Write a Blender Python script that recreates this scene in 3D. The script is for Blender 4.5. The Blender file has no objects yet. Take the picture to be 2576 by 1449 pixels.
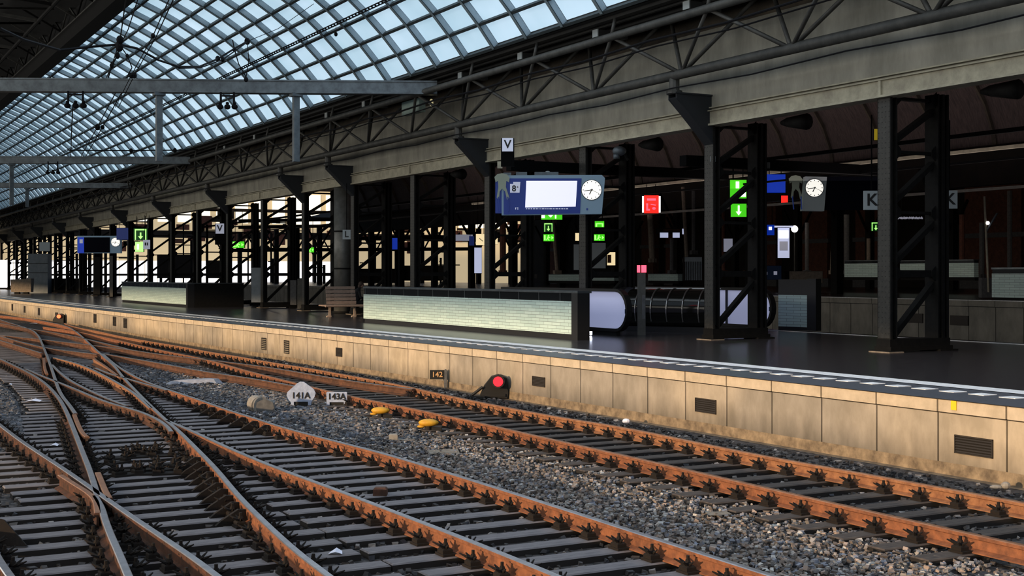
import bpy, math, random
from mathutils import Vector, Matrix
random.seed(7)
R = math.radians
F, CX, HZ, H0 = 3256.0, 1288.0, 692.0, 1.65      # focal length, centre column, horizon row (photo pixels), eye height
TH = R(28.77); CT, ST = math.cos(TH), math.sin(TH)
# world: x = across the tracks (to the right), y = along the tracks (away), z = up, platform surface at 0
def cam2w(X, Y, z): return Vector((X*CT + Y*ST, -X*ST + Y*CT, z))
def G(px, py, z=0.0):
    Y = F*(H0-z)/(py-HZ); return cam2w((px-CX)/F*Y, Y, z)
def D(px, py, Y): return cam2w((px-CX)/F*Y, Y, H0-(py-HZ)*Y/F)
def W(px, py, p):
    xh = (px-CX)/F; Y = p/(xh*CT+ST); return cam2w(xh*Y, Y, H0-(py-HZ)*Y/F)
scene = bpy.context.scene
col = scene.collection

# ------------------------------------------------------------------ materials
MATS = {}
def mat(name, c, rough=.7, metal=0, c2=None, scale=4, bump=0, emis=0, ecol=None, stretch=None, spec=.5, detail=6, contrast=None):
    m = bpy.data.materials.new(name); m.use_nodes = True
    nt = m.node_tree; b = nt.nodes['Principled BSDF']
    b.inputs['Base Color'].default_value = (*c, 1); b.inputs['Roughness'].default_value = rough
    b.inputs['Metallic'].default_value = metal; b.inputs['Specular IOR Level'].default_value = spec
    if c2 or bump:
        tc = nt.nodes.new('ShaderNodeTexCoord'); mp = nt.nodes.new('ShaderNodeMapping')
        nt.links.new(tc.outputs['Object'], mp.inputs['Vector'])
        if stretch: mp.inputs['Scale'].default_value = stretch
        n = nt.nodes.new('ShaderNodeTexNoise'); n.inputs['Scale'].default_value = scale; n.inputs['Detail'].default_value = detail
        n.inputs['Roughness'].default_value = .65
        nt.links.new(mp.outputs[0], n.inputs['Vector'])
        if c2:
            r = nt.nodes.new('ShaderNodeValToRGB'); lo, hi = contrast or (.35, .65)
            r.color_ramp.elements[0].position = lo; r.color_ramp.elements[1].position = hi
            r.color_ramp.elements[0].color = (*c, 1); r.color_ramp.elements[1].color = (*c2, 1)
            nt.links.new(n.outputs['Fac'], r.inputs[0]); nt.links.new(r.outputs[0], b.inputs['Base Color'])
        if bump:
            bp = nt.nodes.new('ShaderNodeBump'); bp.inputs['Strength'].default_value = bump; bp.inputs['Distance'].default_value = .02
            nt.links.new(n.outputs['Fac'], bp.inputs['Height']); nt.links.new(bp.outputs[0], b.inputs['Normal'])
    if emis:
        b.inputs['Emission Color'].default_value = (*(ecol or c), 1); b.inputs['Emission Strength'].default_value = emis
    if emis: m.cycles.emission_sampling = 'NONE'
    MATS[name] = m; return m
M = MATS
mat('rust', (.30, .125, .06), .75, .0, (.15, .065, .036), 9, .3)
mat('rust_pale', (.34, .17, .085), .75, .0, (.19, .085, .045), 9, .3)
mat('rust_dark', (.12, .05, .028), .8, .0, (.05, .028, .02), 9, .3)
mat('steel_top', (.46, .45, .47), .36, .8, (.34, .33, .35), 6)
mat('steel_rust_top', (.36, .2, .12), .45, .35, (.24, .11, .06), 6)
mat('chair_iron', (.008, .006, .005), .9, 0, (.016, .010, .007), 20, .3)
mat('sleeper', (.24, .22, .225), .8, 0, (.14, .13, .14), 7, .4, stretch=(.5, 4, 4))
mat('sleeper_side', (.022, .019, .018), .9)
mat('pillar_grey', (.20, .20, .19), .4, .2, (.13, .13, .12), 3)
mat('sleeper_dark', (.12, .095, .08), .9, 0, (.05, .042, .04), 7, .4, stretch=(.5, 4, 4))
mat('iron_black', (.004, .004, .004), .75, 0, (.009, .0085, .008), 8, .15, spec=.25)
mat('column_iron', (.008, .008, .008), .7, 0, (.018, .017, .015), 6, .15, spec=.3)
mat('rivet_iron', (.05, .048, .042), .5, .1, (.028, .027, .025), 14, .1)
mat('bracket_iron', (.03, .034, .04), .6, .1)
mat('truss_grey', (.085, .083, .075), .55, .1, (.05, .05, .046), 3, .05)
mat('girder', (.40, .38, .32), .75, 0, (.25, .24, .20), 1.1, .1, stretch=(1, 1, .35))
mat('girder_edge', (.50, .47, .36), .7, 0, (.34, .31, .24), 3, .05)
mat('brown_wall', (.15, .125, .095), .9, 0, (.04, .034, .03), .7, .1)
mat('gutter_dark', (.018, .019, .02), .8, 0, (.03, .03, .028), 2)
mat('gantry_steel', (.16, .19, .21), .5, .3, (.09, .105, .12), 3, .05)
mat('dark_beam', (.003, .003, .0035), .9, spec=.1)
mat('cable', (.006, .006, .008), .8, spec=.2)
mat('insulator', (.006, .005, .007), .7, spec=.2)
mat('grey_lit', (.35, .38, .38), .6, emis=0)
mat('pale_box', (.33, .42, .38), .6, 0, (.26, .34, .31), 5)
mat('cream_lamp', (.8, .7, .4), .5, emis=.5)
mat('dark_roof', (.014, .015, .016), .9, 0, (.024, .024, .024), 2)
mat('granite_edge', (.15, .16, .19), .34, 0, (.10, .11, .13), 20, .05)
mat('platform_floor', (.062, .058, .062), .24, 0, (.040, .037, .041), 5, .06)
mat('white_paint', (.92, .92, .92), .6, 0, (.68, .69, .72), 12)
mat('wall_conc', (.52, .44, .34), .85, 0, (.38, .32, .24), 2.6, .15, stretch=(1, 1, .5))
mat('wall_cap', (.54, .46, .36), .8, 0, (.42, .355, .27), 4, .1)
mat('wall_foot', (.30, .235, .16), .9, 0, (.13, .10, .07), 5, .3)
mat('joint_black', (.008, .007, .006), .95)
mat('rust_far_shade', (.15, .07, .04), .8, 0, (.07, .035, .022), 6, .2)  # darker rust copy: weaker sunlight on the far rails put into the colour
mat('vent_pale', (.30, .26, .20), .8)
mat('vent_metal', (.05, .042, .036), .6, .3)
mat('vent_pit', (.012, .01, .009), .9)
mat('grey_wall', (.30, .28, .24), .85, 0, (.19, .18, .155), 2, .1, stretch=(1, 1, .5))
mat('metal_cap', (.16, .175, .18), .3, .7, (.11, .12, .13), 3)
mat('dark_glass', (.01, .012, .013), .15, 0)
mat('end_post', (.022, .022, .023), .45, .3)
mat('wood', (.46, .35, .28), .7, 0, (.34, .24, .19), 8, .1, stretch=(1, 6, 6))
mat('leg_metal', (.55, .43, .34), .4, .3)
mat('tube_glass', (.016, .015, .013), .12, .5)
mat('tube_rib', (.30, .29, .28), .3, .8)
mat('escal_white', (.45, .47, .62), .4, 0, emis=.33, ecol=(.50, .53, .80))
mat('rubber', (.006, .006, .007), .5)
mat('signal_black', (.01, .009, .008), .6)
mat('red_lamp', (.9, .02, .03), .4, emis=1.6, ecol=(1, .012, .03))
mat('red_lamp_warm', (.9, .1, .03), .4, emis=2.6, ecol=(1, .13, .05))
mat('red_lit', (.8, .02, .02), .4, emis=1.3, ecol=(1, .03, .02))
mat('pink_lit', (.9, .1, .16), .4, emis=2.2, ecol=(1, .08, .13))
mat('white_lit', (.9, .9, .9), .4, emis=1.6, ecol=(1, .95, .95))
mat('warm_lit', (.9, .8, .5), .4, emis=.8, ecol=(1, .82, .5))
mat('cold_lit', (.6, .65, .9), .4, emis=.55, ecol=(.7, .75, 1))
mat('floor_lamp_lit', (1, 1, 1), .4, emis=9, ecol=(.8, .85, 1))
mat('green_lit', (.1, .6, .02), .4, emis=.75, ecol=(.09, .75, .02))
mat('green_dark', (.02, .16, .03), .5, emis=.06)
mat('lime_lit', (.5, .9, .3), .4, emis=1.1, ecol=(.45, 1, .25))
mat('blue_lit', (.01, .04, .35), .4, emis=.30, ecol=(.01, .09, .9))
mat('sign_blue', (.012, .03, .16), .4, emis=.30, ecol=(.01, .035, .22))
mat('screen_white', (.6, .6, .7), .3, emis=.72, ecol=(.86, .86, .98))
mat('screen_black', (.003, .004, .010), .8, spec=.1)
mat('display_grey', (.18, .25, .31), .5, .1, emis=.22, ecol=(.16, .26, .36))
mat('clock_face', (.9, .9, .85), .5, emis=.85, ecol=(1, .97, .9))
mat('clock_black', (.01, .01, .01), .6)
mat('sign_white', (.6, .62, .72), .5, emis=.25, ecol=(.62, .64, .8))
mat('sign_grey', (.3, .34, .36), .6, emis=.06)
mat('sign_plate', (.40, .46, .60), .6, 0, (.28, .33, .45), 10)
mat('emblem', (.3, .34, .28), .6, emis=.05)
mat('yellow', (.62, .36, .03), .55, 0, (.48, .26, .03), 10, .05)
mat('yellow_sign', (.7, .5, .03), .5, emis=.1)
mat('concrete', (.30, .28, .25), .85, 0, (.2, .185, .17), 9, .3)
mat('concrete_dark', (.14, .14, .14), .85, 0, (.09, .09, .095), 9, .3)
mat('slab', (.36, .37, .42), .85, 0, (.25, .26, .3), 9, .3)
mat('paper', (.75, .75, .85), .8)
mat('black_sign', (.01, .008, .006), .5)
mat('orange_text', (.5, .3, .14), .6)
mat('brick', (.20, .075, .05), .9, 0, (.10, .045, .034), 5, .2)
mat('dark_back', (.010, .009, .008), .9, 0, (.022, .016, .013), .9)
mat('blue_box', (.015, .045, .13), .6)
mat('trash_white', (.4, .42, .45), .7)
mat('grey_cabinet', (.24, .27, .30), .6, 0, (.18, .21, .23), 3)
mat('trough', (.30, .25, .2), .85, 0, (.2, .165, .13), 8, .3)
mat('skin', (.32, .2, .15), .6)
mat('hair', (.05, .03, .02), .7)
mat('coat', (.008, .008, .010), .8)
mat('trousers', (.012, .013, .02), .85)
mat('facade_glow', (.6, .5, .33), .8, 0, emis=.55, ecol=(.86, .68, .42))  # emission stands in for sunlight on the cream wall
mat('hoarding_glow', (.8, .8, .8), .7, emis=1.25, ecol=(1, .98, .98))  # emission stands in for daylight on the white hoarding
mat('window_glow', (.8, .8, .8), .3, emis=1.1, ecol=(1, .93, .76))  # emission stands in for daylight in the panes
mat('roof_brown', (.14, .105, .10), .8, 0, (.07, .055, .055), 3, .2, stretch=(.3, 6, 1))

def brick_mat(name, c1, c2, mortar, bw, bh, rough=.3, axis='x', ms=.006, emis=0):
    m = bpy.data.materials.new(name); m.use_nodes = True; nt = m.node_tree; b = nt.nodes['Principled BSDF']
    tc = nt.nodes.new('ShaderNodeTexCoord'); sp = nt.nodes.new('ShaderNodeSeparateXYZ'); cb = nt.nodes.new('ShaderNodeCombineXYZ')
    ad = nt.nodes.new('ShaderNodeMath'); ad.operation = 'ADD'
    nt.links.new(tc.outputs['Object'], sp.inputs[0])
    nt.links.new(sp.outputs['X'], ad.inputs[0]); nt.links.new(sp.outputs['Y'], ad.inputs[1])
    nt.links.new(ad.outputs[0], cb.inputs['X']); nt.links.new(sp.outputs['Z'], cb.inputs['Y'])
    t = nt.nodes.new('ShaderNodeTexBrick'); t.inputs['Scale'].default_value = 1
    t.inputs['Color1'].default_value = (*c1, 1); t.inputs['Color2'].default_value = (*c2, 1); t.inputs['Mortar'].default_value = (*mortar, 1)
    t.inputs['Brick Width'].default_value = bw; t.inputs['Row Height'].default_value = bh; t.inputs['Mortar Size'].default_value = ms
    nt.links.new(cb.outputs[0], t.inputs['Vector']); nt.links.new(t.outputs['Color'], b.inputs['Base Color'])
    b.inputs['Roughness'].default_value = rough
    MATS[name] = m
brick_mat('tiles', (.56, .70, .67), (.46, .60, .58), (.24, .30, .29), .42, .085, .28)

def stones_mat():
    m = bpy.data.materials.new('ballast_stone'); m.use_nodes = True; nt = m.node_tree; b = nt.nodes['Principled BSDF']
    a = nt.nodes.new('ShaderNodeAttribute'); a.attribute_name = 'tint'
    nt.links.new(a.outputs['Color'], b.inputs['Base Color']); b.inputs['Roughness'].default_value = .8
    MATS['stones'] = m
stones_mat()
def ground_mat():
    m = bpy.data.materials.new('ballast_ground'); m.use_nodes = True; nt = m.node_tree; b = nt.nodes['Principled BSDF']
    tc = nt.nodes.new('ShaderNodeTexCoord'); v = nt.nodes.new('ShaderNodeTexVoronoi'); v.inputs['Scale'].default_value = 16
    nt.links.new(tc.outputs['Object'], v.inputs['Vector'])
    r = nt.nodes.new('ShaderNodeValToRGB'); r.color_ramp.elements[0].color = (.015, .014, .015, 1); r.color_ramp.elements[1].color = (.11, .10, .10, 1)
    sp = nt.nodes.new('ShaderNodeSeparateColor'); nt.links.new(v.outputs['Color'], sp.inputs[0]); nt.links.new(sp.outputs[0], r.inputs[0])
    nt.links.new(r.outputs[0], b.inputs['Base Color']); b.inputs['Roughness'].default_value = .9
    bp = nt.nodes.new('ShaderNodeBump'); bp.inputs['Strength'].default_value = .9; bp.inputs['Distance'].default_value = .04; bp.invert = True
    nt.links.new(v.outputs['Distance'], bp.inputs['Height']); nt.links.new(bp.outputs[0], b.inputs['Normal'])
    MATS['ground'] = m
ground_mat()
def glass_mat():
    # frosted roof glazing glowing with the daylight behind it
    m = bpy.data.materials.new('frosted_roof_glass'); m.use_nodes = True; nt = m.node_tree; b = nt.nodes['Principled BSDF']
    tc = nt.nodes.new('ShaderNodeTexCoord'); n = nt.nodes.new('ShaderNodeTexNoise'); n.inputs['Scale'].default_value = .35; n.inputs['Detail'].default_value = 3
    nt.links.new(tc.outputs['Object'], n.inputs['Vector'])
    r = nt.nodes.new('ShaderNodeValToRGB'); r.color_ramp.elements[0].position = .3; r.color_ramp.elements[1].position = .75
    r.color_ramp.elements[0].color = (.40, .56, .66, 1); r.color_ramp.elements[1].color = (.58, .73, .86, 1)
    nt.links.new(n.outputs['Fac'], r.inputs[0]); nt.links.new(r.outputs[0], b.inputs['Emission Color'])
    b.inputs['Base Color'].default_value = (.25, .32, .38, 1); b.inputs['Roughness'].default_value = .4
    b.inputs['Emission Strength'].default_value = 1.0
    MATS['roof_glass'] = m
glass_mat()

def wall_mat():
    m = MATS['wall_conc']; nt = m.node_tree; b = nt.nodes['Principled BSDF']
    ramp = [n for n in nt.nodes if n.type == 'VALTORGB'][0]
    tc = [n for n in nt.nodes if n.type == 'TEX_COORD'][0]
    sp = nt.nodes.new('ShaderNodeSeparateXYZ'); nt.links.new(tc.outputs['Object'], sp.inputs[0])
    n2 = nt.nodes.new('ShaderNodeTexNoise'); n2.inputs['Scale'].default_value = 1.6; n2.inputs['Detail'].default_value = 6
    mp = nt.nodes.new('ShaderNodeMapping'); mp.inputs['Scale'].default_value = (1, 3, .6); nt.links.new(tc.outputs['Object'], mp.inputs[0]); nt.links.new(mp.outputs[0], n2.inputs[0])
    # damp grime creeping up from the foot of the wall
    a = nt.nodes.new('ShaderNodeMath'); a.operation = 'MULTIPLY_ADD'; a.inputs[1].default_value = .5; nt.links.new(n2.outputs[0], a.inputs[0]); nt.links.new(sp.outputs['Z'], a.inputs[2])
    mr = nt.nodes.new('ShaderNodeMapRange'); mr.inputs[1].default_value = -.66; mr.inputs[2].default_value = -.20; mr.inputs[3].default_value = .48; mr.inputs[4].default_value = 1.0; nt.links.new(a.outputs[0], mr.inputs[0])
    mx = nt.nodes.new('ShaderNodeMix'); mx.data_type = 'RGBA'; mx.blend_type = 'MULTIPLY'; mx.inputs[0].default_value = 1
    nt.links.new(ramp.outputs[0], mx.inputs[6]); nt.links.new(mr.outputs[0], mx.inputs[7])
    # cooler dirty stretches along the wall
    n3 = nt.nodes.new('ShaderNodeTexNoise'); n3.inputs['Scale'].default_value = .16; n3.inputs['Detail'].default_value = 3; nt.links.new(tc.outputs['Object'], n3.inputs[0])
    r3 = nt.nodes.new('ShaderNodeValToRGB'); r3.color_ramp.elements[0].position = .42; r3.color_ramp.elements[1].position = .58; r3.color_ramp.elements[0].color = (.66, .70, .78, 1); r3.color_ramp.elements[1].color = (1, 1, 1, 1); nt.links.new(n3.outputs[0], r3.inputs[0])
    m2 = nt.nodes.new('ShaderNodeMix'); m2.data_type = 'RGBA'; m2.blend_type = 'MULTIPLY'; m2.inputs[0].default_value = 1; nt.links.new(mx.outputs[2], m2.inputs[6]); nt.links.new(r3.outputs[0], m2.inputs[7])
    nt.links.new(m2.outputs[2], b.inputs['Base Color'])
wall_mat()
# ------------------------------------------------------------------ mesh builder
class MB:
    def __init__(s): s.v = []; s.f = []; s.mi = []; s.cur = 0
    def add(s, vs, fs):
        o = len(s.v); s.v += [tuple(v) for v in vs]; s.f += [tuple(i+o for i in f) for f in fs]; s.mi += [s.cur]*len(fs); return s
    def box(s, x0, x1, y0, y1, z0, z1):
        vs = [(x0,y0,z0),(x1,y0,z0),(x1,y1,z0),(x0,y1,z0),(x0,y0,z1),(x1,y0,z1),(x1,y1,z1),(x0,y1,z1)]
        return s.add(vs, [(0,3,2,1),(4,5,6,7),(0,1,5,4),(1,2,6,5),(2,3,7,6),(3,0,4,7)])
    def cbox(s, c, sx, sy, sz, rz=0):
        a = MB().box(-sx/2, sx/2, -sy/2, sy/2, -sz/2, sz/2); m = Matrix.Rotation(rz, 3, 'Z'); c = Vector(c)
        return s.add([m @ Vector(v) + c for v in a.v], a.f)
    def bbox(s, x0, x1, y0, y1, z0, z1, b=.02):
        # box with bevelled top edges
        vs = [(x0,y0,z0),(x1,y0,z0),(x1,y1,z0),(x0,y1,z0),(x0,y0,z1-b),(x1,y0,z1-b),(x1,y1,z1-b),(x0,y1,z1-b),(x0+b,y0+b,z1),(x1-b,y0+b,z1),(x1-b,y1-b,z1),(x0+b,y1-b,z1)]
        return s.add(vs, [(0,3,2,1),(0,1,5,4),(1,2,6,5),(2,3,7,6),(3,0,4,7),(4,5,9,8),(5,6,10,9),(6,7,11,10),(7,4,8,11),(8,9,10,11)])
    def bar(s, p0, p1, w, h, up=(0,0,1)):
        p0, p1 = Vector(p0), Vector(p1); d = (p1-p0).normalized(); u = Vector(up)
        if abs(d.dot(u)) > .99: u = Vector((0, 1, 0))
        a = d.cross(u).normalized()*w/2; b = a.cross(d).normalized()*h/2
        vs = [p+i*a+j*b for p in (p0, p1) for i, j in ((-1,-1),(1,-1),(1,1),(-1,1))]
        return s.add(vs, [(3,2,1,0),(4,5,6,7),(0,1,5,4),(1,2,6,5),(2,3,7,6),(3,0,4,7)])
    def tube(s, p0, p1, r, n=10, r2=None):
        p0, p1 = Vector(p0), Vector(p1); d = (p1-p0).normalized(); u = Vector((0,0,1)) if abs(d.z) < .9 else Vector((0,1,0))
        a = d.cross(u).normalized(); b = a.cross(d); r2 = r if r2 is None else r2
        vs = [p0+(a*math.cos(t*2*math.pi/n)+b*math.sin(t*2*math.pi/n))*r for t in range(n)] + [p1+(a*math.cos(t*2*math.pi/n)+b*math.sin(t*2*math.pi/n))*r2 for t in range(n)]
        fs = [(t, (t+1) % n, n+(t+1) % n, n+t) for t in range(n)] + [tuple(range(n))[::-1], tuple(range(n, 2*n))]
        return s.add(vs, fs)
    def path(s, pts, r, n=6):
        for a, b in zip(pts, pts[1:]): s.tube(a, b, r, n)
        return s
    def sweep(s, prof, pts, up=Vector((0,0,1))):
        # prof: closed list of (side, height); pts: centre line
        n = len(prof); vs = []
        for i, p in enumerate(pts):
            d = (pts[min(i+1, len(pts)-1)]-pts[max(i-1, 0)]); d.z = 0; d.normalize(); a = Vector((d.y, -d.x, 0))
            vs += [p+a*x+up*z for x, z in prof]
        fs = [(i*n+j, i*n+(j+1) % n, (i+1)*n+(j+1) % n, (i+1)*n+j) for i in range(len(pts)-1) for j in range(n)]
        fs += [tuple(range(n))[::-1], tuple(range((len(pts)-1)*n, len(pts)*n))]
        return s.add(vs, fs)
    def prism(s, poly, o, ax, ay, t):
        # flat polygon (list of 2-d points) in the plane o+x*ax+y*ay, thickened by t along ax x ay
        o, ax, ay = Vector(o), Vector(ax), Vector(ay); nn = ax.cross(ay).normalized()*t; k = len(poly)
        vs = [o+ax*x+ay*y for x, y in poly] + [o+ax*x+ay*y+nn for x, y in poly]
        fs = [tuple(range(k))[::-1], tuple(range(k, 2*k))] + [(i, (i+1) % k, k+(i+1) % k, k+i) for i in range(k)]
        return s.add(vs, fs)
    def ell(s, c, rx, ry, rz, n=12, m=8):
        c = Vector(c); vs = [c+Vector((0,0,-rz))]
        for i in range(1, m):
            a = math.pi*i/m-math.pi/2
            vs += [c+Vector((rx*math.cos(a)*math.cos(2*math.pi*j/n), ry*math.cos(a)*math.sin(2*math.pi*j/n), rz*math.sin(a))) for j in range(n)]
        vs.append(c+Vector((0,0,rz))); fs = [(0, 1+(j+1) % n, 1+j) for j in range(n)]
        for i in range(m-2): fs += [(1+i*n+j, 1+i*n+(j+1) % n, 1+(i+1)*n+(j+1) % n, 1+(i+1)*n+j) for j in range(n)]
        k = len(vs)-1; fs += [(k, 1+(m-2)*n+j, 1+(m-2)*n+(j+1) % n) for j in range(n)]
        return s.add(vs, fs)
    def mesh(s, name, mats, smooth=False):
        me = bpy.data.meshes.new(name); me.from_pydata(s.v, [], s.f)
        for m in (mats if isinstance(mats, (list, tuple)) else [mats]): me.materials.append(MATS[m] if isinstance(m, str) else m)
        if len(me.materials) > 1: me.polygons.foreach_set('material_index', s.mi)
        if smooth: me.polygons.foreach_set('use_smooth', [True]*len(me.polygons))
        me.update(); return me
    def build(s, name, mats, parent=None, loc=None, smooth=False, rz=0):
        # loc: origin; the geometry is given in world coordinates unless rz is used
        me = s.mesh(name, mats, smooth); o = bpy.data.objects.new(name, me); col.objects.link(o)
        if loc is not None:
            if rz == 0: me.transform(Matrix.Translation(-Vector(loc)))
            o.location = loc; o.rotation_euler.z = rz
        if parent is not None:
            o.parent = parent
        return o
def tag(o, label=None, cat=None, group=None, kind=None):
    if label: o['label'] = label
    if cat: o['category'] = cat
    if group: o['group'] = group
    if kind: o['kind'] = kind
    return o
def empty(name, loc, label, cat, group=None, rz=0, kind=None):
    o = bpy.data.objects.new(name, None); col.objects.link(o); o.location = loc; o.rotation_euler.z = rz; o.empty_display_size = .2
    return tag(o, label, cat, group, kind)
def part(mb, name, m, parent, smooth=False, lab=None):
    # local coordinates of the parent
    o = bpy.data.objects.new(name, mb.mesh(name, m, smooth)); col.objects.link(o); o.parent = parent
    if lab: o['label'] = lab
    return o
KIDS = {}
def copy_tree(o, parent=None):
    c = o.copy(); col.objects.link(c)
    if parent is not None: c.parent = parent
    for ch in list(o.children): copy_tree(ch, c)
    return c
def text_mesh(s, size, m, parent, loc, rot=(R(90),0,0), ext=.004, bold=False, sx=1, name='lettering', align='CENTER'):
    cu = bpy.data.curves.new('lettering', 'FONT'); cu.body = s; cu.size = size; cu.extrude = ext; cu.align_x = align; cu.align_y = 'CENTER'
    if bold: cu.offset = size*.02
    t = bpy.data.objects.new('tmp', cu); col.objects.link(t); bpy.context.view_layer.update()
    me = bpy.data.meshes.new_from_object(t.evaluated_get(bpy.context.evaluated_depsgraph_get())); bpy.data.objects.remove(t)
    me.materials.clear(); me.materials.append(MATS[m]); me.transform(Matrix.Diagonal((sx, 1, 1, 1)))
    o = bpy.data.objects.new(name, me); col.objects.link(o); o.parent = parent; o.location = loc; o.rotation_euler = rot
    return o
def lerp(a, b, t): return a+(b-a)*t
def interp(tab, x):
    if x <= tab[0][0]: return tab[0][1]
    for (a, va), (b, vb) in zip(tab, tab[1:]):
        if x <= b: return lerp(va, vb, (x-a)/(b-a))
    return tab[-1][1]
# ------------------------------------------------------------------ platform, wall, ground (the setting)
EDGE = [(-30, 13.3), (11, 13.25), (23, 13.25), (33, 13.0), (42, 12.7), (56, 12.35), (75, 12.15), (95, 12.05), (220, 12.0)]
def edge(s):
    return sum(interp(EDGE, s+k) for k in (-6, -3, 0, 3, 6))/5
S0, S1 = -12.0, 190.0
def strip(mb, f0, f1, z, s0, s1, ds=3.0):
    n = int((s1-s0)/ds); vs = []; fs = []
    for i in range(n+1):
        s = s0+(s1-s0)*i/n; vs += [(f0(s), s, z), (f1(s), s, z)]
    fs = [(2*i, 2*i+1, 2*i+3, 2*i+2) for i in range(n)]
    return mb.add(vs, fs)
mb = MB(); strip(mb, lambda s: edge(s)+.9, lambda s: 26.0, 0.0, S0, S1)
mb.add([(26, S0, 0), (26, S1, 0), (26, S1, -1.1), (26, S0, -1.1)], [(0, 1, 2, 3)])
tag(mb.build('floor_platform', 'platform_floor'), 'dark shiny paved platform floor behind the beige edge wall', 'floor', kind='structure')
mb = MB(); strip(mb, lambda s: edge(s)-.03, lambda s: edge(s)+1.42, .012, S0, S1)
strip(mb, lambda s: edge(s)-.03, lambda s: edge(s)-.029, .012, S0, S1)
mb.add([(edge(S0)+1.42, S0, 0), (edge(S0)+1.42, S0, .012), (edge(S0)-.03, S0, .012), (edge(S0)-.03, S0, -.04)], [(0, 1, 2, 3)])
tag(mb.build('trim_1', 'granite_edge'), 'smooth grey stone edge strip along the near platform', 'platform edge', kind='structure')
mb = MB(); strip(mb, lambda s: edge(s)+1.45, lambda s: edge(s)+1.90, .016, S0, S1)
tag(mb.build('trim_2', 'white_paint'), 'continuous white safety line painted along the near platform', 'line', kind='structure')
mb = MB(); s = 4.0
while s < 110:
    p = edge(s)+.82; mb.box(p, p+.26, s, s+.27, .012, .018); s += .52
tag(mb.build('trim_3', 'white_paint'), 'row of small white tactile studs beside the safety line', 'tactile paving', kind='structure')
# platform face wall: panels with open joints, coping course, plinth
mb = MB(); s = -8.0
mb.cur = 1; strip(mb, lambda s: edge(s)+.06, lambda s: edge(s)+.0601, -1.1, S0, S1)
vs = []
n = 70
for i in range(n+1):
    s = S0+(S1-S0)*i/n; vs += [(edge(s)+.06, s, -1.15), (edge(s)+.06, s, 0)]
mb.add(vs, [(2*i, 2*i+1, 2*i+3, 2*i+2) for i in range(n)])
mb.cur = 0; s = 11.24-1.12*17; j = 0
while s < 150:
    L = 1.12; a, b = s+.014, s+L-.014
    for z0, z1, off, mi in ((-.84, -.175, 0, 0), (-.16, 0.0, -.012, 2)):
        mb.cur = mi; pa, pb = edge(a)+off, edge(b)+off; t = .1
        mb.add([(pa,a,z0),(pb,b,z0),(pb+t,b,z0),(pa+t,a,z0),(pa,a,z1),(pb,b,z1),(pb+t,b,z1),(pa+t,a,z1)], [(0,3,2,1),(4,5,6,7),(0,1,5,4),(1,2,6,5),(2,3,7,6),(3,0,4,7)])
    s += L
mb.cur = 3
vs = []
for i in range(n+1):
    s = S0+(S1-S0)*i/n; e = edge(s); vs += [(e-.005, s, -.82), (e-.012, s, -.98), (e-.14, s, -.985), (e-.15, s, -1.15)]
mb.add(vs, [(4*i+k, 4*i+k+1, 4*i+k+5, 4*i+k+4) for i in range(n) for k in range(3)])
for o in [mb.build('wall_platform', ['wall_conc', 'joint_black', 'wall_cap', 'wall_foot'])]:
    tag(o, 'sunlit beige concrete panel wall facing the tracks under the near platform', 'wall', kind='structure')
# ballast bed
mb = MB(); mb.add([(-30, -15, -.985), (13.2, -15, -.985), (13.2, 190, -.985), (-30, 190, -.985)], [(0, 1, 2, 3)])
tag(mb.build('ground_1', 'ground'), 'dark ballast bed beneath the tracks', 'ground', kind='structure')
mb = MB(); mb.add([(26, -15, -1.0), (34, -15, -1.0), (34, 190, -1.0), (26, 190, -1.0)], [(0, 1, 2, 3)])
tag(mb.build('ground_2', 'ground'), 'dark track bed between the two platforms', 'ground', kind='structure')

# ------------------------------------------------------------------ vents in the wall
def vent(px, py, w, h, label, group, gm='vent_metal'):
    y = W(px, py, 13.2); s = y.y
    for _ in range(3): y = W(px, py, edge(s)-.01); s = y.y
    r = empty('wall_vent', y, label, 'vent', group)
    r.rotation_euler.z = math.atan2(edge(s+.5)-edge(s-.5), 1)*-1
    m = MB().box(.0, .03, -w/2, w/2, -h/2, h/2); part(m, 'recess', 'vent_pit', r)
    m = MB(); t = .015
    m.box(-.012, .02, -w/2, w/2, h/2-t, h/2).box(-.012, .02, -w/2, w/2, -h/2, -h/2+t).box(-.012, .02, -w/2, -w/2+t, -h/2, h/2).box(-.012, .02, w/2-t, w/2, -h/2, h/2)
    part(m, 'frame', 'vent_metal', r)
    m = MB(); k = 6
    for i in range(k):
        z = -h/2+t+(h-2*t)*(i+.5)/k
        m.add([(-.012,-w/2,z-.012),(-.012,w/2,z-.012),(.012,w/2,z+.02),(.012,-w/2,z+.02),(-.008,-w/2,z-.016),(-.008,w/2,z-.016),(.016,w/2,z+.016),(.016,-w/2,z+.016)], [(0,1,2,3),(7,6,5,4),(0,4,5,1),(3,2,6,7)])
    part(m, 'grille', gm, r)
    return r
vent(2449, 1123, .62, .24, 'large slatted vent in the wall near the right edge of the photo', 'slatted vents in the platform wall')
vent(1775, 1021, .56, .235, 'slatted vent in the beige wall, third panel right of the red signal', 'slatted vents in the platform wall')
vent(1355, 960, .5, .2, 'slatted vent in the wall just right of the red dwarf signal', 'slatted vents in the platform wall')
vent(853, 886, .42, .24, 'dark square vent in the wall above the white numbered boards', 'slatted vents in the platform wall')
vent(721, 873, .42, .4, 'pale tall vent, middle of three left of the numbered boards', 'slatted vents in the platform wall', 'vent_pale')
vent(664, 865, .42, .38, 'pale tall vent, leftmost of three above the white numbered boards', 'slatted vents in the platform wall', 'vent_pale')
for i, (px, py) in enumerate(((315, 813), (288, 808), (239, 801), (98, 784), (62, 778), (31, 773))):
    vent(px, py, .6, .42, 'far small vent, %s along the wall at left' % ['nearest of the six', 'second of the six', 'one just right of the far red signal', 'one just left of the far red signal', 'fifth of the six', 'furthest of the six'][i], 'far vents in the platform wall')

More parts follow.
